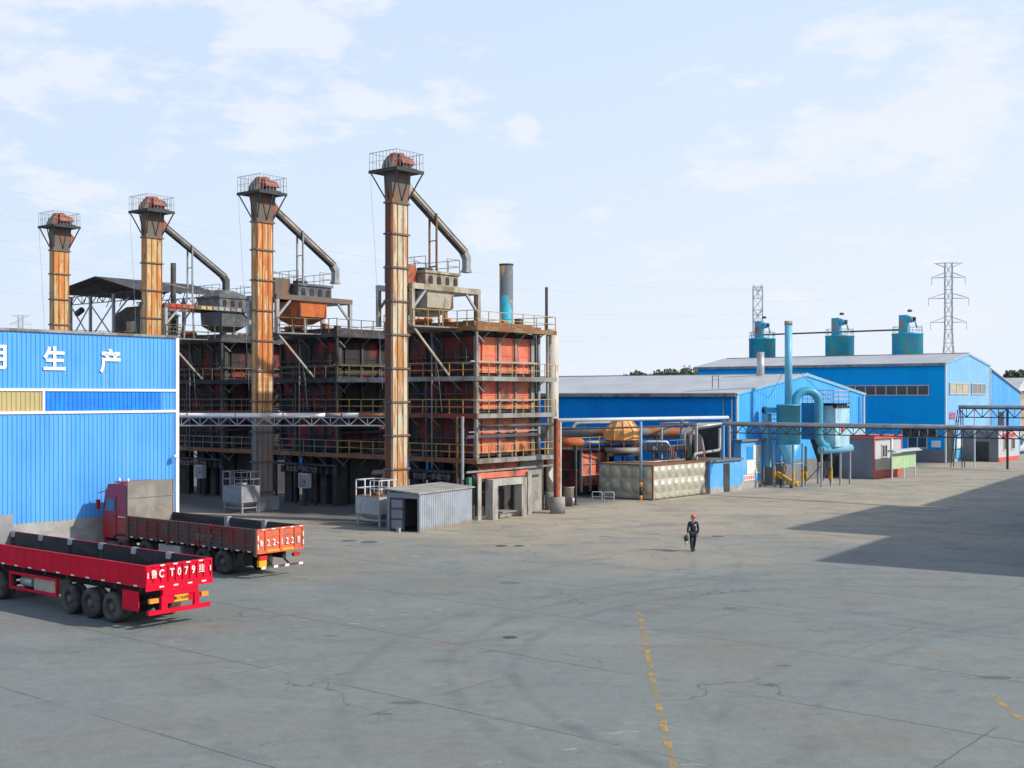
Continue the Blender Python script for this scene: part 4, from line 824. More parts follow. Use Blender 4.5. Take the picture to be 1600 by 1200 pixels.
# ---------------------------------------------------------------- cooling tower, red tank, ducts
c = thing('cooling_tower','round orange fibreglass cooling tower behind the dimpled tank','cooling tower',(8.55,94.3,0),0)
q = MB().lathe([(1.42,4.15),(1.46,4.2),(1.42,4.9),(.82,5.55),(.80,5.75),(.72,5.75)],n=12); q.sm = [False]*len(q.sm); q.build('shell','cool',c)
q = MB()
for k in range(12): a = 2*math.pi*(k+.0)/12; q.bar((1.45*math.cos(a),1.45*math.sin(a),4.2),(1.45*math.cos(a),1.45*math.sin(a),4.9),.05); q.bar((1.45*math.cos(a),1.45*math.sin(a),4.9),(.85*math.cos(a),.85*math.sin(a),5.57),.05)
q.build('seam','cool',c)
q = MB()
for k in range(8): a = 2*math.pi*k/8; q.bar((1.3*math.cos(a),1.3*math.sin(a),3.5),(1.35*math.cos(a),1.35*math.sin(a),4.2),.08)
q.build('leg','orange',c); MB().lathe([(1.5,3.2),(1.5,3.55),(1.3,3.6)],n=24).build('basin','rust_shade_pipe',c); MB().box(-1.3,1.3,-1.3,1.3,2.95,3.2).build('platform','steel',c)
q = MB()
for x,y in ((-1.2,-1.2),(1.2,-1.2),(1.2,1.2),(-1.2,1.2)): q.box(x-.08,x+.08,y-.08,y+.08,0,2.95)
q.build('support_frame','steel',c)
t = thing('panelled_furnace','small red panelled furnace with pale ribs between the kiln and the dimpled tank','furnace',(5.1,91.8,0))
MB().box(-4.2,0,0,4.6,.5,3.4).build('body','sootred',t)
for n in range(3):
    for z in (.75,1.55,2.45): MB().box(0,.07,.2+n*1.15,1.15+n*1.15,z,z+.75).build('panel','red_panel',t)
q = MB()
for n in range(4): q.box(0,.16,.08+n*1.15,.18+n*1.15,.3,3.45)
for z in (1.5,2.38): q.box(.07,.14,.1,4.5,z,z+.05)
q.build('rib','truss',t)
MB().box(-4.3,.3,-.3,4.8,3.4,3.52).build('deck','steel',t); MB().box(-4,-.2,.2,4.4,0,.5).build('base','dark',t)
q = rail(MB(), [(.25,-.25,3.52),(.25,4.7,3.52)], .9, 1.2, .04); rail(q,[(-4.2,-.25,3.52),(.25,-.25,3.52)],.9,1.2,.04); q.build('railing','yellow',t)
q = MB()
for x in (-3.9,-2.2,-.4): q.box(x,x+.1,-.15,0,.3,3.4)
q.box(-4,-.1,-.2,-.1,1.9,2.05).build('front_rib','steel',t)
q = thing('burner_drum','horizontal bright orange cylinder with a pointed end above the small red furnace','cylinder',(3.0,88.4,4.18),R(8)); MB().tube([(0,0,0),(1.95,0,0),(2.25,0,0)],[.36,.36,.16],16).build('drum','orange',q); MB().tube([(2.2,0,0),(3.4,.2,.0)],.1,8).build('nozzle','hop',q); MB().box(.3,.5,-.3,.3,-.7,-.25).box(1.5,1.7,-.3,.3,-.7,-.25).build('cradle','steel',q)
d = thing('flue_duct','long grey and rusty duct running behind the orange cooling tower','duct',(2.2,97.5,4.62),R(5)); MB().tube([(0,0,0),(9,0,0),(12.2,0,-.05),(12.9,0,-.5),(13.1,0,-1.6),(13.1,0,-4.5)],.44,16).build('duct','rust_shade_pipe',d)
for x in (2,5.5,9.5): MB().box(x-.08,x+.08,-.3,.3,-4.6,-.35).build('leg','steel',d)
d = thing('dark_beam_duct','low dark square duct below the rusty one behind the dimpled tank','duct',(5.0,94.2,3.25),R(4)); MB().box(0,9.0,-.3,.3,0,.5).box(8.6,9.0,-.3,.3,-3.2,0).build('duct','dark',d); MB().tube([(1,-.2,.75),(7,-.2,.75),(7.3,-.2,.3)],.13,10).build('pipe','pipe',d); MB().box(.2,.4,-.2,.2,-3.2,0).build('leg','dark',d)
d = thing('goose_pipe','pale bent pipe rising left of the orange cooling tower','pipe',(4.9,97.6,0),R(5)); MB().tube([(0,0,3.5),(0,0,5.1),(.25,0,5.35),(.6,0,5.42),(3.4,0,5.5)],.12,12).build('pipe','flue',d); MB().lathe([(.2,3.5),(.2,3.6)],n=12).build('flange','steel',d)
d = thing('pump_skid','cluttered dark frame of pumps and small pipes behind the dimpled tank','pump frame',(10.6,94.0,0),ANG); q = MB()
for x in (-2,-.6,.8,2.2):
    for y in (-.8,1.5): q.box(x,x+.1,y,y+.1,0,3.4)
q.box(-2,2.3,-.8,-.7,3.3,3.4).box(-2,2.3,1.5,1.6,3.3,3.4).box(-2,2.3,-.8,1.6,2.4,2.5).build('frame','steel',d)
q = MB(); rnd = random.Random(3)
for n in range(9): x = rnd.uniform(-1.9,2); y = rnd.uniform(-.6,1.3); q.tube([(x,y,2.5),(x,y,rnd.uniform(3.0,3.9)),(x+rnd.uniform(-.6,.6),y+.2,rnd.uniform(3.2,4))],.06,7)
q.build('pipework','rust_shade_pipe',d); rail(MB(), [(-2,-.8,3.4),(2.3,-.8,3.4),(2.3,1.6,3.4)],.8,1.1,.035).build('railing','greyrail',d)
d = thing('open_pipe_frame','open steel frame with bent pipes between the dimpled tank and the warehouse corner','pipe frame',(14.4,96.3,0),ANG); q = MB()
for x in (-2.2,1.0):
    for y in (-1.5,2.6): q.box(x,x+.16,y,y+.16,0,5.3)
q.box(-2.2,1.16,-1.5,-1.34,5.3,5.46).box(-2.2,1.16,2.6,2.76,5.3,5.46).box(-2.2,-2.04,-1.34,2.6,5.3,5.46).box(1.0,1.16,-1.34,2.6,5.3,5.46).build('frame','truss',d)
MB().tube([(.4,-1.2,2.6),(.4,-1.2,4.6),(.6,-.9,5.0),(.8,2.4,5.2)],.11,10).tube([(1.3,-2.2,2.75),(1.3,-2.0,3.1),(1.3,1.6,3.25),(1.3,1.8,3.4),(1.3,1.8,5)],.12,10).build('bent_pipe','truss',d); MB().box(-2.3,.7,2.9,3.0,0,5.1).build('back_sheet','dark',d)
b = thing('steel_drum','beige open drum with a hanging canister on the kiln side of the dark post','drum',(3.9,83.6,0),0); MB().lathe([(.36,0),(.36,1.25),(.40,1.27),(.40,1.32),(.33,1.32),(.33,1.1)],n=24).build('barrel','hop',b); MB().cyl(.25,-.42,.15,.6,.13,n=14).build('canister','tag',b); MB().bar((.3,-.4,.6),(.36,-.2,1.3),.02).build('strap','steel',b)
b = thing('pipe_barrier','pair of low bent-pipe barrier frames on the yard left of the dimpled tank','barrier',(5.7,86.4,0),R(-12)); q = MB()
for x in (0,.85): q.tube([(x,0,0),(x,0,.72),(x+.05,0,.75),(x+.65,0,.75),(x+.7,0,.72),(x+.7,0,0)],.025,6)
q.build('frame','railwhite',b); MB().bar((.0,0,.4),(.7,0,.4),.03).bar((.85,0,.4),(1.55,0,.4),.03).build('crossbar','railwhite',b)
# ---------------------------------------------------------------- main pipe bridge on the right
r = thing('pipe_bridge','long grey pipe on a dark zigzag truss crossing in front of the dust collector','pipe bridge',(17.0,94.6,5.42),ANG)
MB().tube([(-.6,0,0),(26.5,0,0)],.15,12).build('pipe','pipe',r); q = MB(); truss(q,(0,0,-.17),(26.4,0,-.17),.55,1.05,.055); q.build('truss','steel',r)
MB().tube([(-.6,0,0),(-2.6,-2.0,-.35),(-2.8,-2.2,-.8),(-2.8,-2.2,-2.7)],.10,10).build('branch_pipe','pipe',r)
r = thing('pipe_bridge','shorter high pipe bridge on a dark trestle in front of the far booth','pipe bridge',(47.2,128.5,6.45),ANG)
MB().tube([(0,0,0),(18,0,0)],.16,12).build('pipe','pipe',r); q = MB(); truss(q,(0,0,-.2),(18,0,-.2),.9,1.6,.08); q.build('truss','steel',r)
q = MB().bar((.0,-.3,-.3),(-.7,-.4,-6.4),.08).bar((.0,.3,-.3),(-.7,.4,-6.4),.08).bar((.3,-.3,-.3),(.5,-.4,-6.4),.08).bar((.3,.3,-.3),(.5,.4,-6.4),.08)
for z in (-1.5,-3,-4.5): q.bar((-.2+z*.1,-.34,z),(.32,-.34,z),.06)
q.build('trestle','steel',r); MB().box(4.9,5.1,-.1,.1,-6.4,-.3).build('leg','steel',r); MB().box(1.6,1.72,-.06,.06,-6.4,-.3).build('leg','railwhite',r)
# ---------------------------------------------------------------- dust collector group
c = thing('cyclone_collector','teal cyclone dust collector with tall stack in front of the warehouse gable','dust collector',(22.96,101,0))
cr_ = .98
MB().lathe([(cr_,3.55),(cr_,6.75),(cr_+.06,6.75),(cr_+.06,6.85),(.2,6.9)],n=32).build('cylinder','teal',c); MB().lathe([(.22,1.9),(.30,2.0),(cr_,3.55)],n=32).build('cone','sky',c)
MB().cyl(-.0,0,6.85,13.75,.31,n=24).build('stack','sky',c); MB().lathe([(.33,13.45),(.33,13.8),(.28,13.8)],n=24).build('stack_cap','hop',c)
MB().bar((0,-.1,12.0),(0,-.1,12.3),.7).build('stack_clamp','sky',c) if False else None
q = MB(); q.bar((0,0,10.3),(2.6,3.2,6.9),.025).bar((0,0,10.3),(-3.3,2.3,6.9),.025); q.build('guy_wire','steel',c)
MB().box(-2.1,-.6,-.25,.25,6.15,6.6).build('inlet_duct','teal',c); MB().box(-2.35,-1.75,-.2,.4,1.6,6.1).build('inlet_drop','sky',c); MB().tube([(-2.3,0,6.35),(-2.05,0,6.35)],.33,14).build('inlet_flange','dark',c)
for sx in (-1,1):
    for sy in (-1,1): MB().box(sx*.85-.08,sx*.85+.08,sy*.85-.08,sy*.85+.08,0,3.6).build('leg','bluepost',c)
for sx in (-1,1):
    for sy in (-1,1): MB().box(sx*.85-.085,sx*.85+.085,sy*.85-.085,sy*.85+.085,.4,1.5).build('yellow_sleeve','yellowmach',c)
q = MB().bar((-.85,-.85,2.0),(.85,-.85,2.0),.09).bar((.85,-.85,2.0),(.85,.85,2.0),.09).bar((-.85,.85,2.0),(.85,.85,2.0),.09).bar((-.85,-.85,2.0),(-.85,.85,2.0),.09); q.build('ring_beam','truss',c)
# big bent duct
pts = [(.35,.5,6.2)]
pa = Vector((.35,.5,0)); pb = Vector((1.75,2.05,0))
for k in range(13):
    t_ = math.pi*k/12; m_ = (pa+pb)/2; d_ = (pb-pa)/2; pts.append(tuple(m_ - d_*math.cos(t_) + Vector((0,0,7.0+1.0*math.sin(t_)))))
pts += [(1.75,2.05,4.4),(1.78,2.08,3.9),(1.95,2.3,3.5),(2.2,2.7,3.3)]
MB().tube(pts,.36,20).build('bent_duct','teal',c)
f = thing('bag_filter','pale blue bag filter house with round header duct right of the cyclone','bag filter',(26.0,101.9,0))
MB().box(-1.9,-.02,.0,2.7,3.9,6.9).build('side_housing','filtdark',f); MB().box(-.02,1.0,.4,3.2,3.3,6.75).build('housing','filt',f)
MB().tube([(.2,-.7,3.05),(.9,3.6,3.12),(.93,3.75,3.12)],[.34,.34,.2],18).build('header_duct','sky',f)
for y in (.3,1.5,2.7):
    MB().hexa([(-.7,y+.3,2.0),(-.4,y+.3,2.0),(-.4,y+.55,2.0),(-.7,y+.55,2.0)],[(-1.2,y-.1,3.9),(0,y-.1,3.9),(0,y+1.0,3.9),(-1.2,y+1.0,3.9)]).build('hopper_cone','dark',f)
for x,y in ((.3,-.8),(.5,.6),(.7,2.0),(.95,3.4),(-1.6,.2),(-1.6,2.6)):
    MB().box(x-.07,x+.07,y-.07,y+.07,0,3.3).build('leg','truss',f)
MB().bar((.3,-.8,.2),(.5,.6,2.4),.06).bar((.5,.6,.2),(.3,-.8,2.4),.06).bar((-1.6,.2,.3),(.5,.6,2.6),.06).build('brace','steel',f)
MB().box(.4,.6,.5,.7,.4,1.6).build('yellow_sleeve','yellowmach',f); MB().box(-1.7,-1.5,.1,.3,.4,1.6).build('yellow_sleeve','yellowmach',f)
rail(MB(), [(-1.8,.05,6.95),(1.0,.05,6.95),(1.0,3.1,6.95),(-1.8,3.1,6.95),(-1.8,.05,6.95)], 1.1, .9, .05, 3).build('railing','pinkrail',f); MB().box(-1.9,1.1,0,3.2,6.9,6.97).build('top_deck','dark',f)
q = MB()
for n in range(6): q.cyl(.8,.5+n*.48,6.75,6.9,.1,n=8).box(.75,1.1,.4+n*.48,.6+n*.48,6.55,6.75)
q.build('pulse_valve','dark',f); MB().box(1.0,1.06,1.5,1.9,4.6,4.9).build('label_plate','redlens',f)
y_ = thing('yellow_conveyor','small yellow screw conveyor on a tilted trough under the cyclone','conveyor',(22.75,100.6,0),R(-35)); MB().bar((-.9,0,1.15),(.55,0,.35),.42,.36).build('trough','yellowmach',y_); MB().tube([(.5,-.1,.35),(1.0,-.1,.35)],.24,14).build('motor','yellowmach',y_); MB().box(-.6,-.5,-.1,.1,0,.9).box(.3,.4,-.15,.15,0,.3).build('leg','dark',y_)
# ---------------------------------------------------------------- kiosk, board, booth
k = thing('kiosk','grey box kiosk with red trim and a pale sunlit front behind the green board','kiosk',(32.9,110.5,0))
MB().box(-3.2,-.05,0,6.5,.02,3.65).build('side_wall','kiosk',k); MB().box(-.05,.0,.1,6.4,.75,3.45).build('front_wall','kioskface',k)
MB().box(-3.3,.08,-.08,6.6,3.65,3.92).build('roof_band','kioskred',k); MB().box(-.04,.05,-.05,.16,.02,3.65).box(-.04,.04,.16,6.45,.02,.75).box(-.04,.05,6.35,6.55,.02,3.65).build('trim','kioskred',k)
window_x(k,1.75,2.9,2.0,3.0,2,x=.0); MB().tube([(.1,3.9,.1),(.1,3.9,3.6)],.1,10).build('downpipe','white',k)
b = thing('notice_board','pale green notice board with a small white roof on legs in front of the kiosk','notice board',(34.2,109.7,0))
MB().box(-.04,.04,.25,2.95,.95,2.35).box(-.04,.04,3.0,5.7,.95,2.35).build('panel','boardgreen',b)
for y in (.2,2.97,5.75): MB().box(-.05,.05,y-.05,y+.05,0,2.5).build('leg','railwhite',b)
MB().hexa([(-.6,-.1,2.5),(.6,-.1,2.5),(.6,6.2,2.5),(-.6,6.2,2.5)],[(-.1,-.1,2.72),(.1,-.1,2.72),(.1,6.2,2.72),(-.1,6.2,2.72)]).build('roof','roofgrey',b)
k = thing('guard_booth','dark sided booth with a pale front and red lettering at the far right','booth',(55.9,139.7,0))
MB().box(-5.2,-.05,0,7.5,0,3.5).build('side_wall','kiosk',k); MB().box(-.05,0,0,7.5,.5,3.5).build('front_wall','kioskface',k); MB().box(-.05,.03,0,7.5,0,.5).build('trim','kioskred',k); MB().box(-5.3,.1,-.1,7.6,3.5,3.65).build('roof','roofgrey',k)
MB().box(-2.6,-1.1,-.06,0,0,2.3).build('door','dark',k); text('lettering','质量就是生命安全',.62,'redletter',k,(.02,3.7,2.95),RX,.02)
window_x(k,1.8,3.0,1.4,2.6,1,x=.0); window_x(k,4.6,5.8,1.4,2.6,1,x=.0)
v = thing('white_van','small white van parked beyond the far booth','van',(69.9,163,0),R(200))
q = MB(); pr = [(0,.35),(4.2,.35),(4.2,1.0),(3.5,1.15),(3.0,1.85),(.1,1.9),(0,1.6)]; A = [(x,0,z) for x,z in pr]; B = [(x,1.7,z) for x,z in pr]; q.face(A); q.face(B[::-1])
for i_ in range(len(pr)): q.face([A[i_],B[i_],B[(i_+1)%len(pr)],A[(i_+1)%len(pr)]])
q.build('body','carwhite',v); MB().box(1.0,2.8,-.01,1.71,1.2,1.7).build('side_window','glass',v)
for x in (.8,3.3):
    for y in (0,1.5): MB().tube([(x,y,.33),(x,y+.2,.33)],.33,18).build('wheel','tyre',v)
# ---------------------------------------------------------------- workshops beyond the right edge that shade the yard
def block(loc, lx, ly, h, label, rz=ANG):
    b = thing('side_workshop', label, 'workshop', loc, rz); MB().box(0.05,lx,.05,ly,0,h).build('wall','blue_far',b); q = MB(); ribs_x(q,lx,0,ly,0,h,.4,.03); MB().box(-.15,lx+.2,-.15,ly+.2,h,h+.2).build('roof','roofgrey',b)
block((28,64.7,0),16,18.1,9.0,'blue workshop just beyond the right edge, stepped nearest to the yard',ANG+R(5))
block((26.4,51.3,0),16,12.6,8.98,'blue workshop beyond the right edge, closest to the camera',ANG+R(6))
block((40.7,79.5,0),16,70,9.0,'long blue workshop beyond the right edge, running far back',ANG+R(7))
# ---------------------------------------------------------------- pylons, cables, trees
def pylon(loc, H_, label, rz=0, arms=((.63,3.9),(.78,4.5),(.91,3.6),(1.0,2.9)), sc=1.0, w1=2.0):
    p = thing('lattice_pylon', label, 'pylon', loc, rz, 'power line pylons'); q = MB(); w0 = 5.4*sc; n = 12; W_ = lambda z: w0+(w1-w0)*min(1,z/(H_*.55)) if z < H_*.55 else w1
    zs = [H_*i/n for i in range(n+1)]; th = .16*sc
    for z0, z1 in zip(zs[:-1], zs[1:]):
        c0 = [Vector((sx*W_(z0)/2,sy*W_(z0)/2,z0)) for sx,sy in ((-1,-1),(1,-1),(1,1),(-1,1))]; c1 = [Vector((sx*W_(z1)/2,sy*W_(z1)/2,z1)) for sx,sy in ((-1,-1),(1,-1),(1,1),(-1,1))]
        for j in range(4): q.bar(c0[j],c1[j],th); q.bar(c0[j],c1[(j+1)%4],th*.6); q.bar(c0[(j+1)%4],c1[j],th*.6); q.bar(c1[j],c1[(j+1)%4],th*.6)
    q.build('mast','pylon',p)
    for fz, L_ in arms:
        z = H_*fz; hw = w1/2; L_ *= sc
        for s_ in (-1,1):
            q = MB()
            for y in (-hw,hw): q.bar((s_*hw,y,z),(s_*(hw+L_),0,z-.1),th*.7); q.bar((s_*hw,y,z+1.4*sc if fz < 1 else z-1.2*sc),(s_*(hw+L_),0,z),th*.7)
            q.build('cross_arm','pylon',p)
            if fz < 1: MB().bar((s_*(hw+L_),0,z-.1),(s_*(hw+L_),0,z-2.2*sc),th*.7).build('insulator','pylon',p)
pylon(((1482-800)/1900*350,350,0),46.0,'tall lattice pylon with four cross-arms above the tall warehouse',R(-12))
pylon(((1184-800)/1900*330,330,0),37.3,'narrow lattice pylon behind the leftmost teal silo',R(75),arms=((.62,1.6),(.80,1.6),(.98,1.6)),w1=2.5)
pylon(((32-800)/1900*560,560,0),45.0,'small distant pylon at the far left above the blue workshop',R(10))
def cable(a, b, sag, label):
    a = Vector(a); b = Vector(b); pts = [a.lerp(b,t/40)-Vector((0,0,sag*4*(t/40)*(1-t/40))) for t in range(41)]
    tag(MB().tube(pts,.018,4).build('power_cable','wire'),label,'power cable','overhead power cables')
e = Vector(((1184-800)/1900*330,330,0))
for n,(z0,z1,sg) in enumerate(((36.5,37,5),(33,37,5.5),(29.8,30.5,5),(27.5,30.5,5.2),(22.5,24,3),(20.8,24,3.2))):
    Y0 = 150; cable((-.52*Y0,Y0+n*2,z0),(e.x+(-2 if n%2 else 2),e.y,z1),sg,['uppermost','second','third','fourth','fifth','lowest'][n]+' of the faint cables crossing the left sky to the narrow pylon')
for n,z in enumerate((42,36,29)):
    cable((e.x,e.y,z*.8),((1482-800)/1900*350-5,350,z),2.5,['upper','middle','lower'][n]+' thin cable between the two pylons on the right')
def tree(x, y, h, r, label, seed):
    t = thing('tree', label, 'tree', (x,y,0), 0, 'hazy trees beyond the warehouses'); rnd = random.Random(seed); MB().tube([(0,0,0),(.1,0,h*.35),(0,.1,h*.7)],[.35,.25,.1],8).tube([(0,0,h*.35),(r*.4,.1,h*.6)],[.15,.06],6).tube([(0,0,h*.4),(-r*.4,.1,h*.65)],[.15,.06],6).build('trunk','bark',t)
    q = MB(); cl = [(rnd.uniform(-r,r)*.75,rnd.uniform(-r,r)*.75,h*rnd.uniform(.45,.9),r*rnd.uniform(.3,.5)) for _ in range(14)]
    for cx,cy,cz,cr0 in cl:
        for _ in range(260):
            d = Vector((rnd.gauss(0,1),rnd.gauss(0,1),rnd.gauss(0,1))).normalized()*cr0*rnd.uniform(.5,1.05); c_ = Vector((cx,cy,cz))+d; s_ = rnd.uniform(.22,.45)
            a = Vector((rnd.gauss(0,1),rnd.gauss(0,1),rnd.gauss(0,1))).normalized(); b_ = a.orthogonal().normalized()*s_; a2 = a.cross(b_).normalized()*s_; q.face([c_-b_,c_+a2,c_+b_,c_-a2])
    q.build('crown','leaf',t)
for n,(u,Y,top) in enumerate(((1000,300,583),(1018,310,580),(1036,305,580),(1054,300,579),(1070,310,580),(1086,300,578),(1104,306,577))):
    tree((u-800)/1900*Y,Y,7.5+(620-top)*Y/1900,5.2,'%s of the hazy trees over the nearer warehouse roof'%['leftmost','second from left','third from left','middle','third from right','second from right','rightmost'][n],n)
for n,(u,Y,top) in enumerate(((1574,225,584),(1590,215,579),(1608,220,582))):
    tree((u-800)/1900*Y,Y,7.5+(620-top)*Y/1900,3.2,['left','middle','rightmost'][n]+' tree of the clump behind the blue wing',50+n)
# ---------------------------------------------------------------- trucks (x forward is -x, origin = rear corner nearest the camera)
def wheel(par, x, y, r=.52, w=.30, out=-1, rimr=.28):
    w = .56 if w == .30 else w
    if out > 0: y = y+.30-w
    yo = y if out < 0 else y+w; s = -out
    def ring(prof, n=30, mat_='tyre', name='wheel', p=None):
        V = []; F = []
        for rr, d in prof:
            for k in range(n): a = 2*math.pi*k/n; V.append((x+rr*math.cos(a), yo+s*d, r+rr*math.sin(a)))
        for i in range(len(prof)-1):
            for k in range(n): F.append((i*n+k, i*n+(k+1)%n, (i+1)*n+(k+1)%n, (i+1)*n+k))
        return MB().idx(V,F,True).build(name,mat_,p)
    t = ring([(.27,.09),(.29,.03),(.36,.0),(.44,.015),(.495,.04),(r,.10),(r,.24),(r*.93,.27),(r*.93,.31),(r,.34),(r,w-.06),(.46,w),(.1,w)],p=par)
    ring([(.275,.06),(.27,.16),(.24,.18),(.14,.15),(.135,.06),(.09,.04),(.01,.04)],24,'rim','rim',t)
T = thing('semi_trailer_truck','bright red dropside semi-trailer truck, empty black bed, nearest the camera at the left','truck',(-11.75,38.94,0))
Lb, Wb, zf, zt = 13.0, 2.6, 1.37, 2.08
q = MB().box(-Lb,0,0,.07,zf,zt)
q.box(-Lb,0,-.02,0,zf,zf+.10).box(-Lb,0,-.012,0,zt-.05,zt)
n = 22
for k in range(n): x = -Lb+(k+.5)*Lb/n; q.box(x-.03,x+.03,-.006,0,zf+.10,zt-.06)
q.build('side_board','tred',T)
MB().box(-Lb,-.05,.07,.085,zf+.02,zt).build('board_lining','liner',T)
MB().box(-Lb,0,Wb-.07,Wb,zf,zt).build('side_board','tred',T); MB().box(-Lb,-.05,Wb-.085,Wb-.07,zf+.02,zt).build('board_lining','liner',T)
q = MB().box(-.06,.0,.07,Wb-.07,zf,zt).box(0,.03,0,Wb,zt-.07,zt).box(0,.05,0,Wb,zf-.12,zf+.12)
for k in range(10): y = .02+k*(Wb-.1)/9; q.box(.0,.045,y,y+.06,zf+.12,zt-.07)
q.build('tailgate','tred',T); MB().box(-.075,-.06,.085,Wb-.085,zf+.02,zt).build('board_lining','liner',T)
MB().box(-Lb,-.06,.085,Wb-.085,zf-.02,zf+.02).build('bed_floor','liner',T); MB().box(-Lb-.08,-Lb,0,Wb,zf,2.75).build('headboard','bingrey',T)
for k in range(6): x = -2.3-k*2.1; MB().hexa([(x-.14,Wb-.13,zt-.22),(x+.14,Wb-.13,zt-.22),(x+.16,Wb+.0,zt-.02),(x-.16,Wb+.0,zt-.02)],[(x-.16,Wb-.11,zt-.02),(x+.16,Wb-.11,zt-.02),(x+.16,Wb+.0,zt+.02),(x-.16,Wb+.0,zt+.02)]).build('stake_flap','tag',T); MB().box(x-.07,x+.07,Wb-.11,Wb-.085,zf+.02,zt-.22).build('stake','liner',T)
def refl(*b): MB().box(*b).build('reflector','reflw',T)
for k in range(14): x = -.5-k*.93; refl(x-.10,x+.10,-.03,-.02,zf+.01,zf+.06)
for k in range(4): y = .5+k*.55; refl(.05,.056,y,y+.17,zf-.04,zf+.01)
for k in range(4): y = .55+k*.5; refl(.03,.036,y,y+.16,zt-.06,zt-.015)
refl(.046,.052,.06,.1,zf+.3,zf+.48); refl(.046,.052,Wb-.12,Wb-.08,zf+.3,zf+.48)
for ch, y in zip('鲁CT079挂',(.30,.58,.98,1.26,1.53,1.81,2.14)): text('plate_numeral',ch,.35 if ch not in '鲁挂' else .30,'lettertruck',T,(.058,y,1.77),RX,.009 if ch not in '鲁挂' else .003,.006,.8)
MB().box(-12.4,-.1,.75,.9,.95,1.33).box(-12.4,-.1,1.7,1.85,.95,1.33).build('chassis_rail','chassis',T)
q = MB()
for k in range(9): x = -.4-k*1.45; q.box(x-.06,x+.06,.1,2.5,1.22,1.35)
q.build('cross_member','chassis',T)
MB().box(-.05,.08,.62,2.0,1.03,1.25).box(-.02,.10,.55,.78,.55,1.05).box(-.02,.10,1.83,2.03,.55,1.05).box(-.02,.05,.78,1.83,.78,1.03).build('rear_frame','tred',T)
MB().box(.0,.13,.05,2.45,.48,.62).build('rear_bumper','tred',T); MB().box(.05,.07,1.06,1.60,.80,1.02).build('number_plate','plate',T)
text('plate_numeral','鲁C·9E8挂',.13,'chassis',T,(.073,1.33,.91),RX,.002,.002)
MB().box(-.02,.08,.12,.46,.85,1.0).build('tail_lamp','amber',T); MB().box(-.02,.08,2.12,2.4,.85,1.0).build('tail_lamp','amber',T)
MB().box(-1.35,-.45,.05,.09,.55,1.2).build('mudguard','tred',T)
for x in (-2.07,-3.36,-4.65): wheel(T,x,.05); wheel(T,x,Wb-.35,out=1); MB().tube([(x,.3,.52),(x,2.3,.52)],.07,8).build('axle','chassis',T)
q = MB()
for x in (-2.07,-3.36,-4.65): q.hexa([(x-.5,.36,.5),(x+.5,.36,.5),(x+.5,.46,.5),(x-.5,.46,.5)],[(x-.5,.36,.56),(x+.5,.36,.56),(x+.5,.46,.56),(x-.5,.46,.56)]).box(x-.06,x+.06,.36,.46,.56,1.0)
q.build('spring','chassis',T)
MB().bar((-8.6,.12,1.10),(-5.45,.12,1.10),.07,.10).bar((-8.6,.12,.56),(-5.45,.12,.56),.07,.09).box(-5.5,-5.4,.08,.16,.5,1.15).box(-8.62,-8.54,.08,.16,.5,1.15).build('side_guard','tred',T)
MB().box(-7.1,-5.6,.2,.8,.56,1.05).build('tool_box','hop',T); MB().tube([(-8.2,.45,.8),(-7.4,.45,.8)],.2,14).build('air_tank','tag',T)
# tractor unit, outside the frame to the left
for x in (-9.5,-10.85): wheel(T,x,.05,out=-1); wheel(T,x,Wb-.35,out=1); MB().tube([(x,.3,.52),(x,2.3,.52)],.07,8).build('axle','chassis',T)
wheel(T,-14.9,.1); wheel(T,-14.9,Wb-.4,out=1); MB().box(-16,-9.0,.85,1.05,.75,1.0).box(-16,-9.0,1.6,1.8,.75,1.0).build('tractor_chassis','chassis',T)
def cab(par, x0, x1, W_, z0, z1, m):    # x0 rear, x1 front
    q = MB(); pr = [(x0,z0),(x0,z1-.15),(x0-.25,z1),(x1+.45,z1-.05),(x1+.18,z1-.5),(x1+.02,z0+1.25),(x1,z0)]
    A = [(x,0.03,z) for x,z in pr]; B = [(x,W_-.03,z) for x,z in pr]; q.face(A[::-1]); q.face(B)
    for i in range(len(pr)): j = (i+1)%len(pr); q.face([A[i],A[j],B[j],B[i]])
    c = q.build('cab',m,par)
    zb = z0+1.25; L_ = x0-x1
    MB().hexa([(x1+.22,.0,zb),(x1+L_*.52,.0,zb),(x1+L_*.52,.028,zb),(x1+.22,.028,zb)],[(x1+.32,.0,zb+.58),(x1+L_*.52,.0,zb+.58),(x1+L_*.52,.028,zb+.58),(x1+.32,.028,zb+.58)]).build('side_window','cabglass',c)
    MB().box(x1+.16,x1+L_*.58,.01,.03,z0+.15,z0+1.2).build('door',m,c); MB().box(x1+L_*.47,x1+L_*.54,-.015,.012,z0+1.0,z0+1.05).build('door_handle','blackp',c)
    MB().hexa([(x1-.02,.2,zb+.05),(x1+.02,.2,zb+.05),(x1+.02,W_-.2,zb+.05),(x1-.02,W_-.2,zb+.05)],[(x1+.10,.2,zb+.85),(x1+.16,.2,zb+.85),(x1+.16,W_-.2,zb+.85),(x1+.10,W_-.2,zb+.85)]).build('windscreen','glass',c)
    MB().box(x1-.20,x1-.08,-.22,-.05,zb+.05,zb+.5).bar((x1-.15,-.1,zb+.8),(x1+.2,.05,zb+.9),.04).build('mirror',m,c)
    MB().box(x1-.03,x1+.1,.1,W_-.1,z0-.25,z0+.3).build('bumper',m,c)
    MB().box(x1+L_*.585,x1+L_*.60,.018,.03,z0+.1,zb+.7).box(x1+.14,x1+L_*.6,.018,.03,zb-.07,zb-.05).build('door_seam','blackp',c)
    MB().box(x1+.15,x1+L_*.55,.0,.3,z0-.18,z0-.12).build('step','dark',c); MB().box(x1+L_*.66,x0-.05,.015,.03,z0+1.0,z0+1.04).build('side_stripe','lettertruck',c)
    return c
cab(T,-13.8,-16.1,2.5,.75,3.3,'cabred')
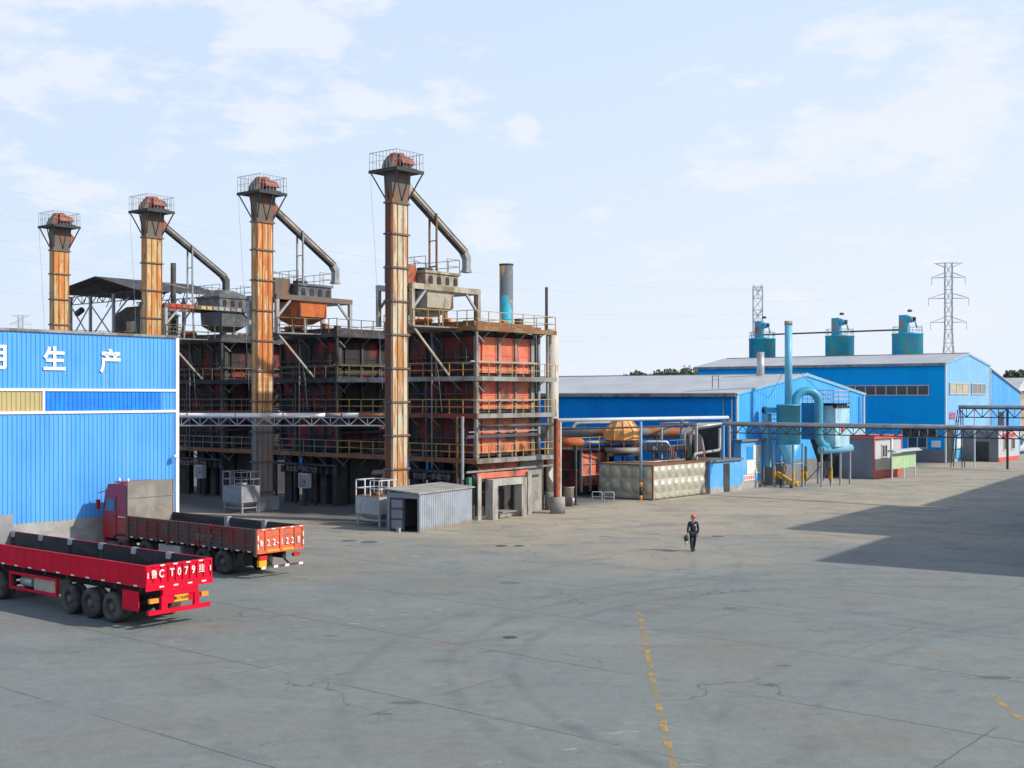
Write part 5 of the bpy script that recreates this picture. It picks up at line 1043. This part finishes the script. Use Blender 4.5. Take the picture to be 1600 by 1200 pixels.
# rigid dropside truck
T = thing('dropside_truck','older rusty red dropside truck with a tall scuffed headboard, parked against the blue workshop','truck',(-10.46,49.8,0))
Lb, Wb, zf, zt = 9.2, 2.5, 1.10, 2.06
q = MB().box(-Lb,0,0,.06,zf,zt)
for k in range(5):
    z = zf+.04+k*.19; q.box(-Lb,0,-.035,0,z,z+.07)
q.box(-Lb,0,-.05,0,zt-.07,zt)
for k in range(13): x = -Lb+k*Lb/12; q.box(x-.04,x+.04,-.065,0,zf-.05,zt)
for k in range(4): x = -.05-k*3.02; q.box(x-.07,x+.07,-.085,0,zf-.15,zt+.02)
q.build('side_board','tgrime',T); MB().box(-Lb,-.05,.06,.075,zf+.02,zt).build('board_lining','liner',T)
q = MB().box(-Lb,0,Wb-.06,Wb,zf,zt).build('side_board','tgrime',T); q = MB().box(-Lb,-.05,Wb-.075,Wb-.06,zf+.02,zt)
for k in range(3): q.box(-Lb,-.05,Wb-.10,Wb-.075,zf+.2+k*.28,zf+.26+k*.28)
q.build('board_lining','liner',T)
q = MB().box(-.06,0,.06,Wb-.06,zf,zt).box(0,.04,0,Wb,zf-.06,zf+.06).box(0,.035,0,Wb,zt-.06,zt)
for y in (0,.42,1.20,1.98,Wb-.08): q.box(0,.05,y,y+.08,zf-.04,zt)
q.box(0,.02,.1,Wb-.1,zt-.34,zt-.28)
q.build('tailgate','tgate',T)
MB().box(-Lb,-.06,.075,Wb-.075,zf-.02,zf+.02).build('bed_floor','liner',T)
MB().box(-Lb-.06,-Lb,0,Wb,zf,3.62).box(-Lb,-Lb+.03,0,.06,zt,3.62).box(-Lb,-Lb+.03,Wb-.06,Wb,zt,3.62).box(-Lb,-Lb+.03,.06,Wb-.06,2.85,2.90).build('headboard','hboard',T)
for x in (-2.3,-4.9): MB().box(x-.22,x+.02,Wb-.20,Wb+.02,zt-.42,zt+.06).build('stake_flap','tag',T)
for ch, y in zip('鲁22-1228',(.22,.58,.88,1.08,1.30,1.58,1.86,2.2)): text('tailgate_numeral',ch,.38 if ch != '鲁' else .28,'lettertruck',T,(.052,y,1.46),RX,.006 if ch != '鲁' else .001,.005,.85)
for k in range(5): y = .25+k*.5; refl(.04,.046,y,y+.2,zt-.055,zt-.01)
for y in (.02,2.43):
    for z in (1.25,1.6): refl(.05,.056,y,y+.05,z,z+.2)
for k in range(12): x = -.4-k*.76; refl(x-.11,x+.11,-.07,-.064,zf+.0,zf+.05)
MB().box(.05,.058,.52,1.15,zf-.0,zf+.09).box(.05,.058,1.3,1.95,zf-.0,zf+.09).build('yellow_reflector','plate',T)
text('side_lettering','安全行驶',.3,'fadeletter',T,(-3.4,-.07,1.5),RY,.006,.004)
MB().box(-11.2,-.2,.78,.95,.72,1.08).box(-11.2,-.2,1.55,1.72,.72,1.08).build('chassis_rail','chassis',T)
q = MB()
for k in range(7): x = -.4-k*1.4; q.box(x-.06,x+.06,.1,2.4,1.0,1.08)
q.build('cross_member','chassis',T)
q = MB().box(.0,.06,.2,2.35,.42,.50).build('rear_bumper','tgrime',T)
for y in (.2,.85,1.45,2.2): MB().box(.06,.075,y,y+.22,.41,.51).build('bumper_reflector','reflw',T)
MB().bar((-.3,.85,.75),(.03,.8,.5),.06).bar((-.3,1.65,.75),(.03,1.7,.5),.06).build('bumper_bracket','chassis',T)
MB().box(-.1,.05,.12,.52,.78,.95).build('tail_lamp','redlens',T); MB().box(-.1,.05,1.95,2.3,.78,.92).build('tail_lamp','redlens',T); MB().box(-.12,.03,.12,.50,.50,.77).build('rear_plate','plate',T)
MB().box(-1.3,-.9,.05,.5,.45,1.0).build('mudguard','chassis',T)
for x in (-2.37,-3.72,-7.95,-9.75): wheel(T,x,.03,out=-1); wheel(T,x,Wb-.33,out=1); MB().tube([(x,.3,.52),(x,2.2,.52)],.07,8).build('axle','chassis',T)
MB().box(-7.0,-5.4,.15,.7,.5,.95).build('fuel_tank','tag',T); MB().box(-5.2,-4.5,.2,.6,.55,.95).build('battery_box','dark',T)
c = cab(T,-9.35,-11.25,2.45,.95,3.5,'cabred'); MB().box(-10.7,-9.5,.3,2.1,3.5,3.56).build('roof_spoiler','cabred',c); MB().cyl(-10.6,.5,3.5,3.7,.05,n=8).cyl(-10.2,.7,3.5,3.68,.05,n=8).build('horn','white',c)
MB().tube([(-10.3,.02,1.0),(-10.15,.02,1.12),(-9.75,.02,1.16),(-9.35,.02,1.12),(-9.2,.02,1.0)],.06,6).build('wheel_arch','chassis',T)
# ---------------------------------------------------------------- the walking man
def skinned(name, verts, edges, rad, m, par, root=0, sub=1):
    me = bpy.data.meshes.new(name); me.from_pydata([tuple(v) for v in verts], edges, []); o = bpy.data.objects.new(name, me); C.objects.link(o); o.parent = par
    s_ = o.modifiers.new('skin','SKIN'); s_.use_smooth_shade = True
    for i, r_ in enumerate(rad):
        sv = me.skin_vertices[0].data[i]; sv.radius = (r_, r_) if not isinstance(r_, tuple) else r_; sv.use_root = (i == root)
    u = o.modifiers.new('sub','SUBSURF'); u.levels = sub; u.render_levels = sub
    bpy.context.view_layer.update(); dg = bpy.context.evaluated_depsgraph_get(); me2 = bpy.data.meshes.new_from_object(o.evaluated_get(dg)); o.modifiers.clear(); o.data = me2; me2.materials.clear(); me2.materials.append(M[m])
    for p_ in me2.polygons: p_.use_smooth = True
    return o
P = thing('person','man in dark navy workwear and an orange-red hard hat walking across the yard','person',(8.80,59.1,0),R(8))
# faces -y (towards the camera), x to the picture's right
V = [(0,0,.92),(0,0,1.05),(0,-.01,1.2),(0,.0,1.36),(0,-.01,1.46),(0,-.03,1.60),(0,-.03,1.71),
     (-.09,0,.88),(-.11,-.06,.50),(-.08,-.08,.10),(-.08,-.20,.05),          # his right leg, forward
     (.09,.0,.88),(.11,.10,.50),(.10,.26,.14),(.10,.15,.06),                # his left leg, behind
     (-.19,0,1.38),(-.26,-.02,1.12),(-.30,-.10,.90),(-.32,-.13,.82),(.19,0,1.38),(.27,.03,1.12),(.24,-.02,.88),(.24,-.04,.80)]
E = [(0,1),(1,2),(2,3),(3,4),(4,5),(5,6),(0,7),(7,8),(8,9),(9,10),(0,11),(11,12),(12,13),(13,14),(3,15),(15,16),(16,17),(17,18),(3,19),(19,20),(20,21),(21,22)]
Rr = [.12,.125,.135,.12,.055,.10,.085,.085,.06,.042,.035,.085,.06,.042,.035,.06,.045,.034,.028,.06,.045,.034,.028]
body = skinned('body',V,E,Rr,'skin',P)
rj = [.15,.15,.165,.15,.065,.0,.0]
Vj = [(0,0,.86),V[1],V[2],V[3],(0,-.01,1.44),V[15],V[16],V[17],V[19],V[20],V[21]]; Ej = [(0,1),(1,2),(2,3),(3,4),(3,5),(5,6),(6,7),(3,8),(8,9),(9,10)]
skinned('jacket',Vj,Ej,[.175,.16,.17,.155,.07,.08,.064,.052,.08,.064,.052],'cloth',P)
Vt = [(0,0,.95),V[7],V[8],(-.08,-.09,.06),V[11],V[12],(.10,.27,.10)]; skinned('trousers',Vt,[(0,1),(1,2),(2,3),(0,4),(4,5),(5,6)],[.165,.11,.085,.075,.11,.085,.075],'cloth',P)
for s_, a, b_ in ((-1,V[9],V[10]),(1,(.10,.27,.12),V[14])): skinned('boot',[(a[0],a[1]+.03,.05 if s_ < 0 else .11),(a[0],a[1]-.08,.045 if s_ < 0 else .07),(a[0],a[1]-.19,.035 if s_ < 0 else .03)],[(0,1),(1,2)],[.07,.06,.05],'boots',P)
q = MB().lathe([(.145,1.675),(.122,1.68),(.12,1.71),(.095,1.765),(.05,1.79),(.01,1.795)],0,-.03,18); q.build('hard_hat','helmet',P); MB().box(-.08,.08,-.205,-.14,1.68,1.69).build('hat_brim','helmet',P)
MB().box(.02,.13,-.155,-.15,1.26,1.30).build('chest_stripe','reflw',P); MB().hexa([(-.015,-.14,1.60),(.015,-.14,1.60),(.015,-.11,1.60),(-.015,-.11,1.60)],[(-.008,-.12,1.65),(.008,-.12,1.65),(.008,-.10,1.65),(-.008,-.10,1.65)]).build('nose','skin',P)
for sx in (-1,1): MB().box(sx*.035-.012,sx*.035+.012,-.122,-.11,1.645,1.655).build('eye','boots',P); MB().tube([(sx*.085,-.03,1.60),(sx*.10,-.02,1.63),(sx*.085,-.02,1.66)],.014,6).build('ear','skin',P)
for hx_, hy_, hz_ in ((-.33,-.14,.79),(.24,-.05,.77)):
    for k in range(5):
        a = (k-2)*.022; L_ = [.05,.085,.095,.088,.07][k]; o_ = Vector((hx_,hy_+a,hz_)); t_ = (-1 if hx_ < 0 else -1)*.01
        q = MB().tube([o_+Vector((0,0,.03)),o_+Vector((t_,0,-L_*.5)),o_+Vector((t_*2.5,-.01,-L_))],[.012,.010,.007],6); q.build('finger','skin',P)
    MB().lathe([(.028,hz_+.05),(.042,hz_+.02),(.04,hz_-.02),(.02,hz_-.05)],hx_,hy_,10).build('palm','skin',P)
b = thing('hand_bag','dark green bag with a pale flask below it hanging from the walking man\'s hand','bag',(8.80-.36,59.1-.18,0),R(8)); MB().lathe([(.03,.80),(.09,.76),(.12,.66),(.11,.55),(.05,.51)],n=14).build('sack','bagm',b); MB().bar((-.04,0,.76),(0,0,.84),.012).bar((.04,0,.76),(0,0,.84),.012).build('handle','bagm',b); MB().lathe([(.06,.34),(.065,.36),(.065,.5),(.03,.53)],n=14).build('flask','palegreen',b)
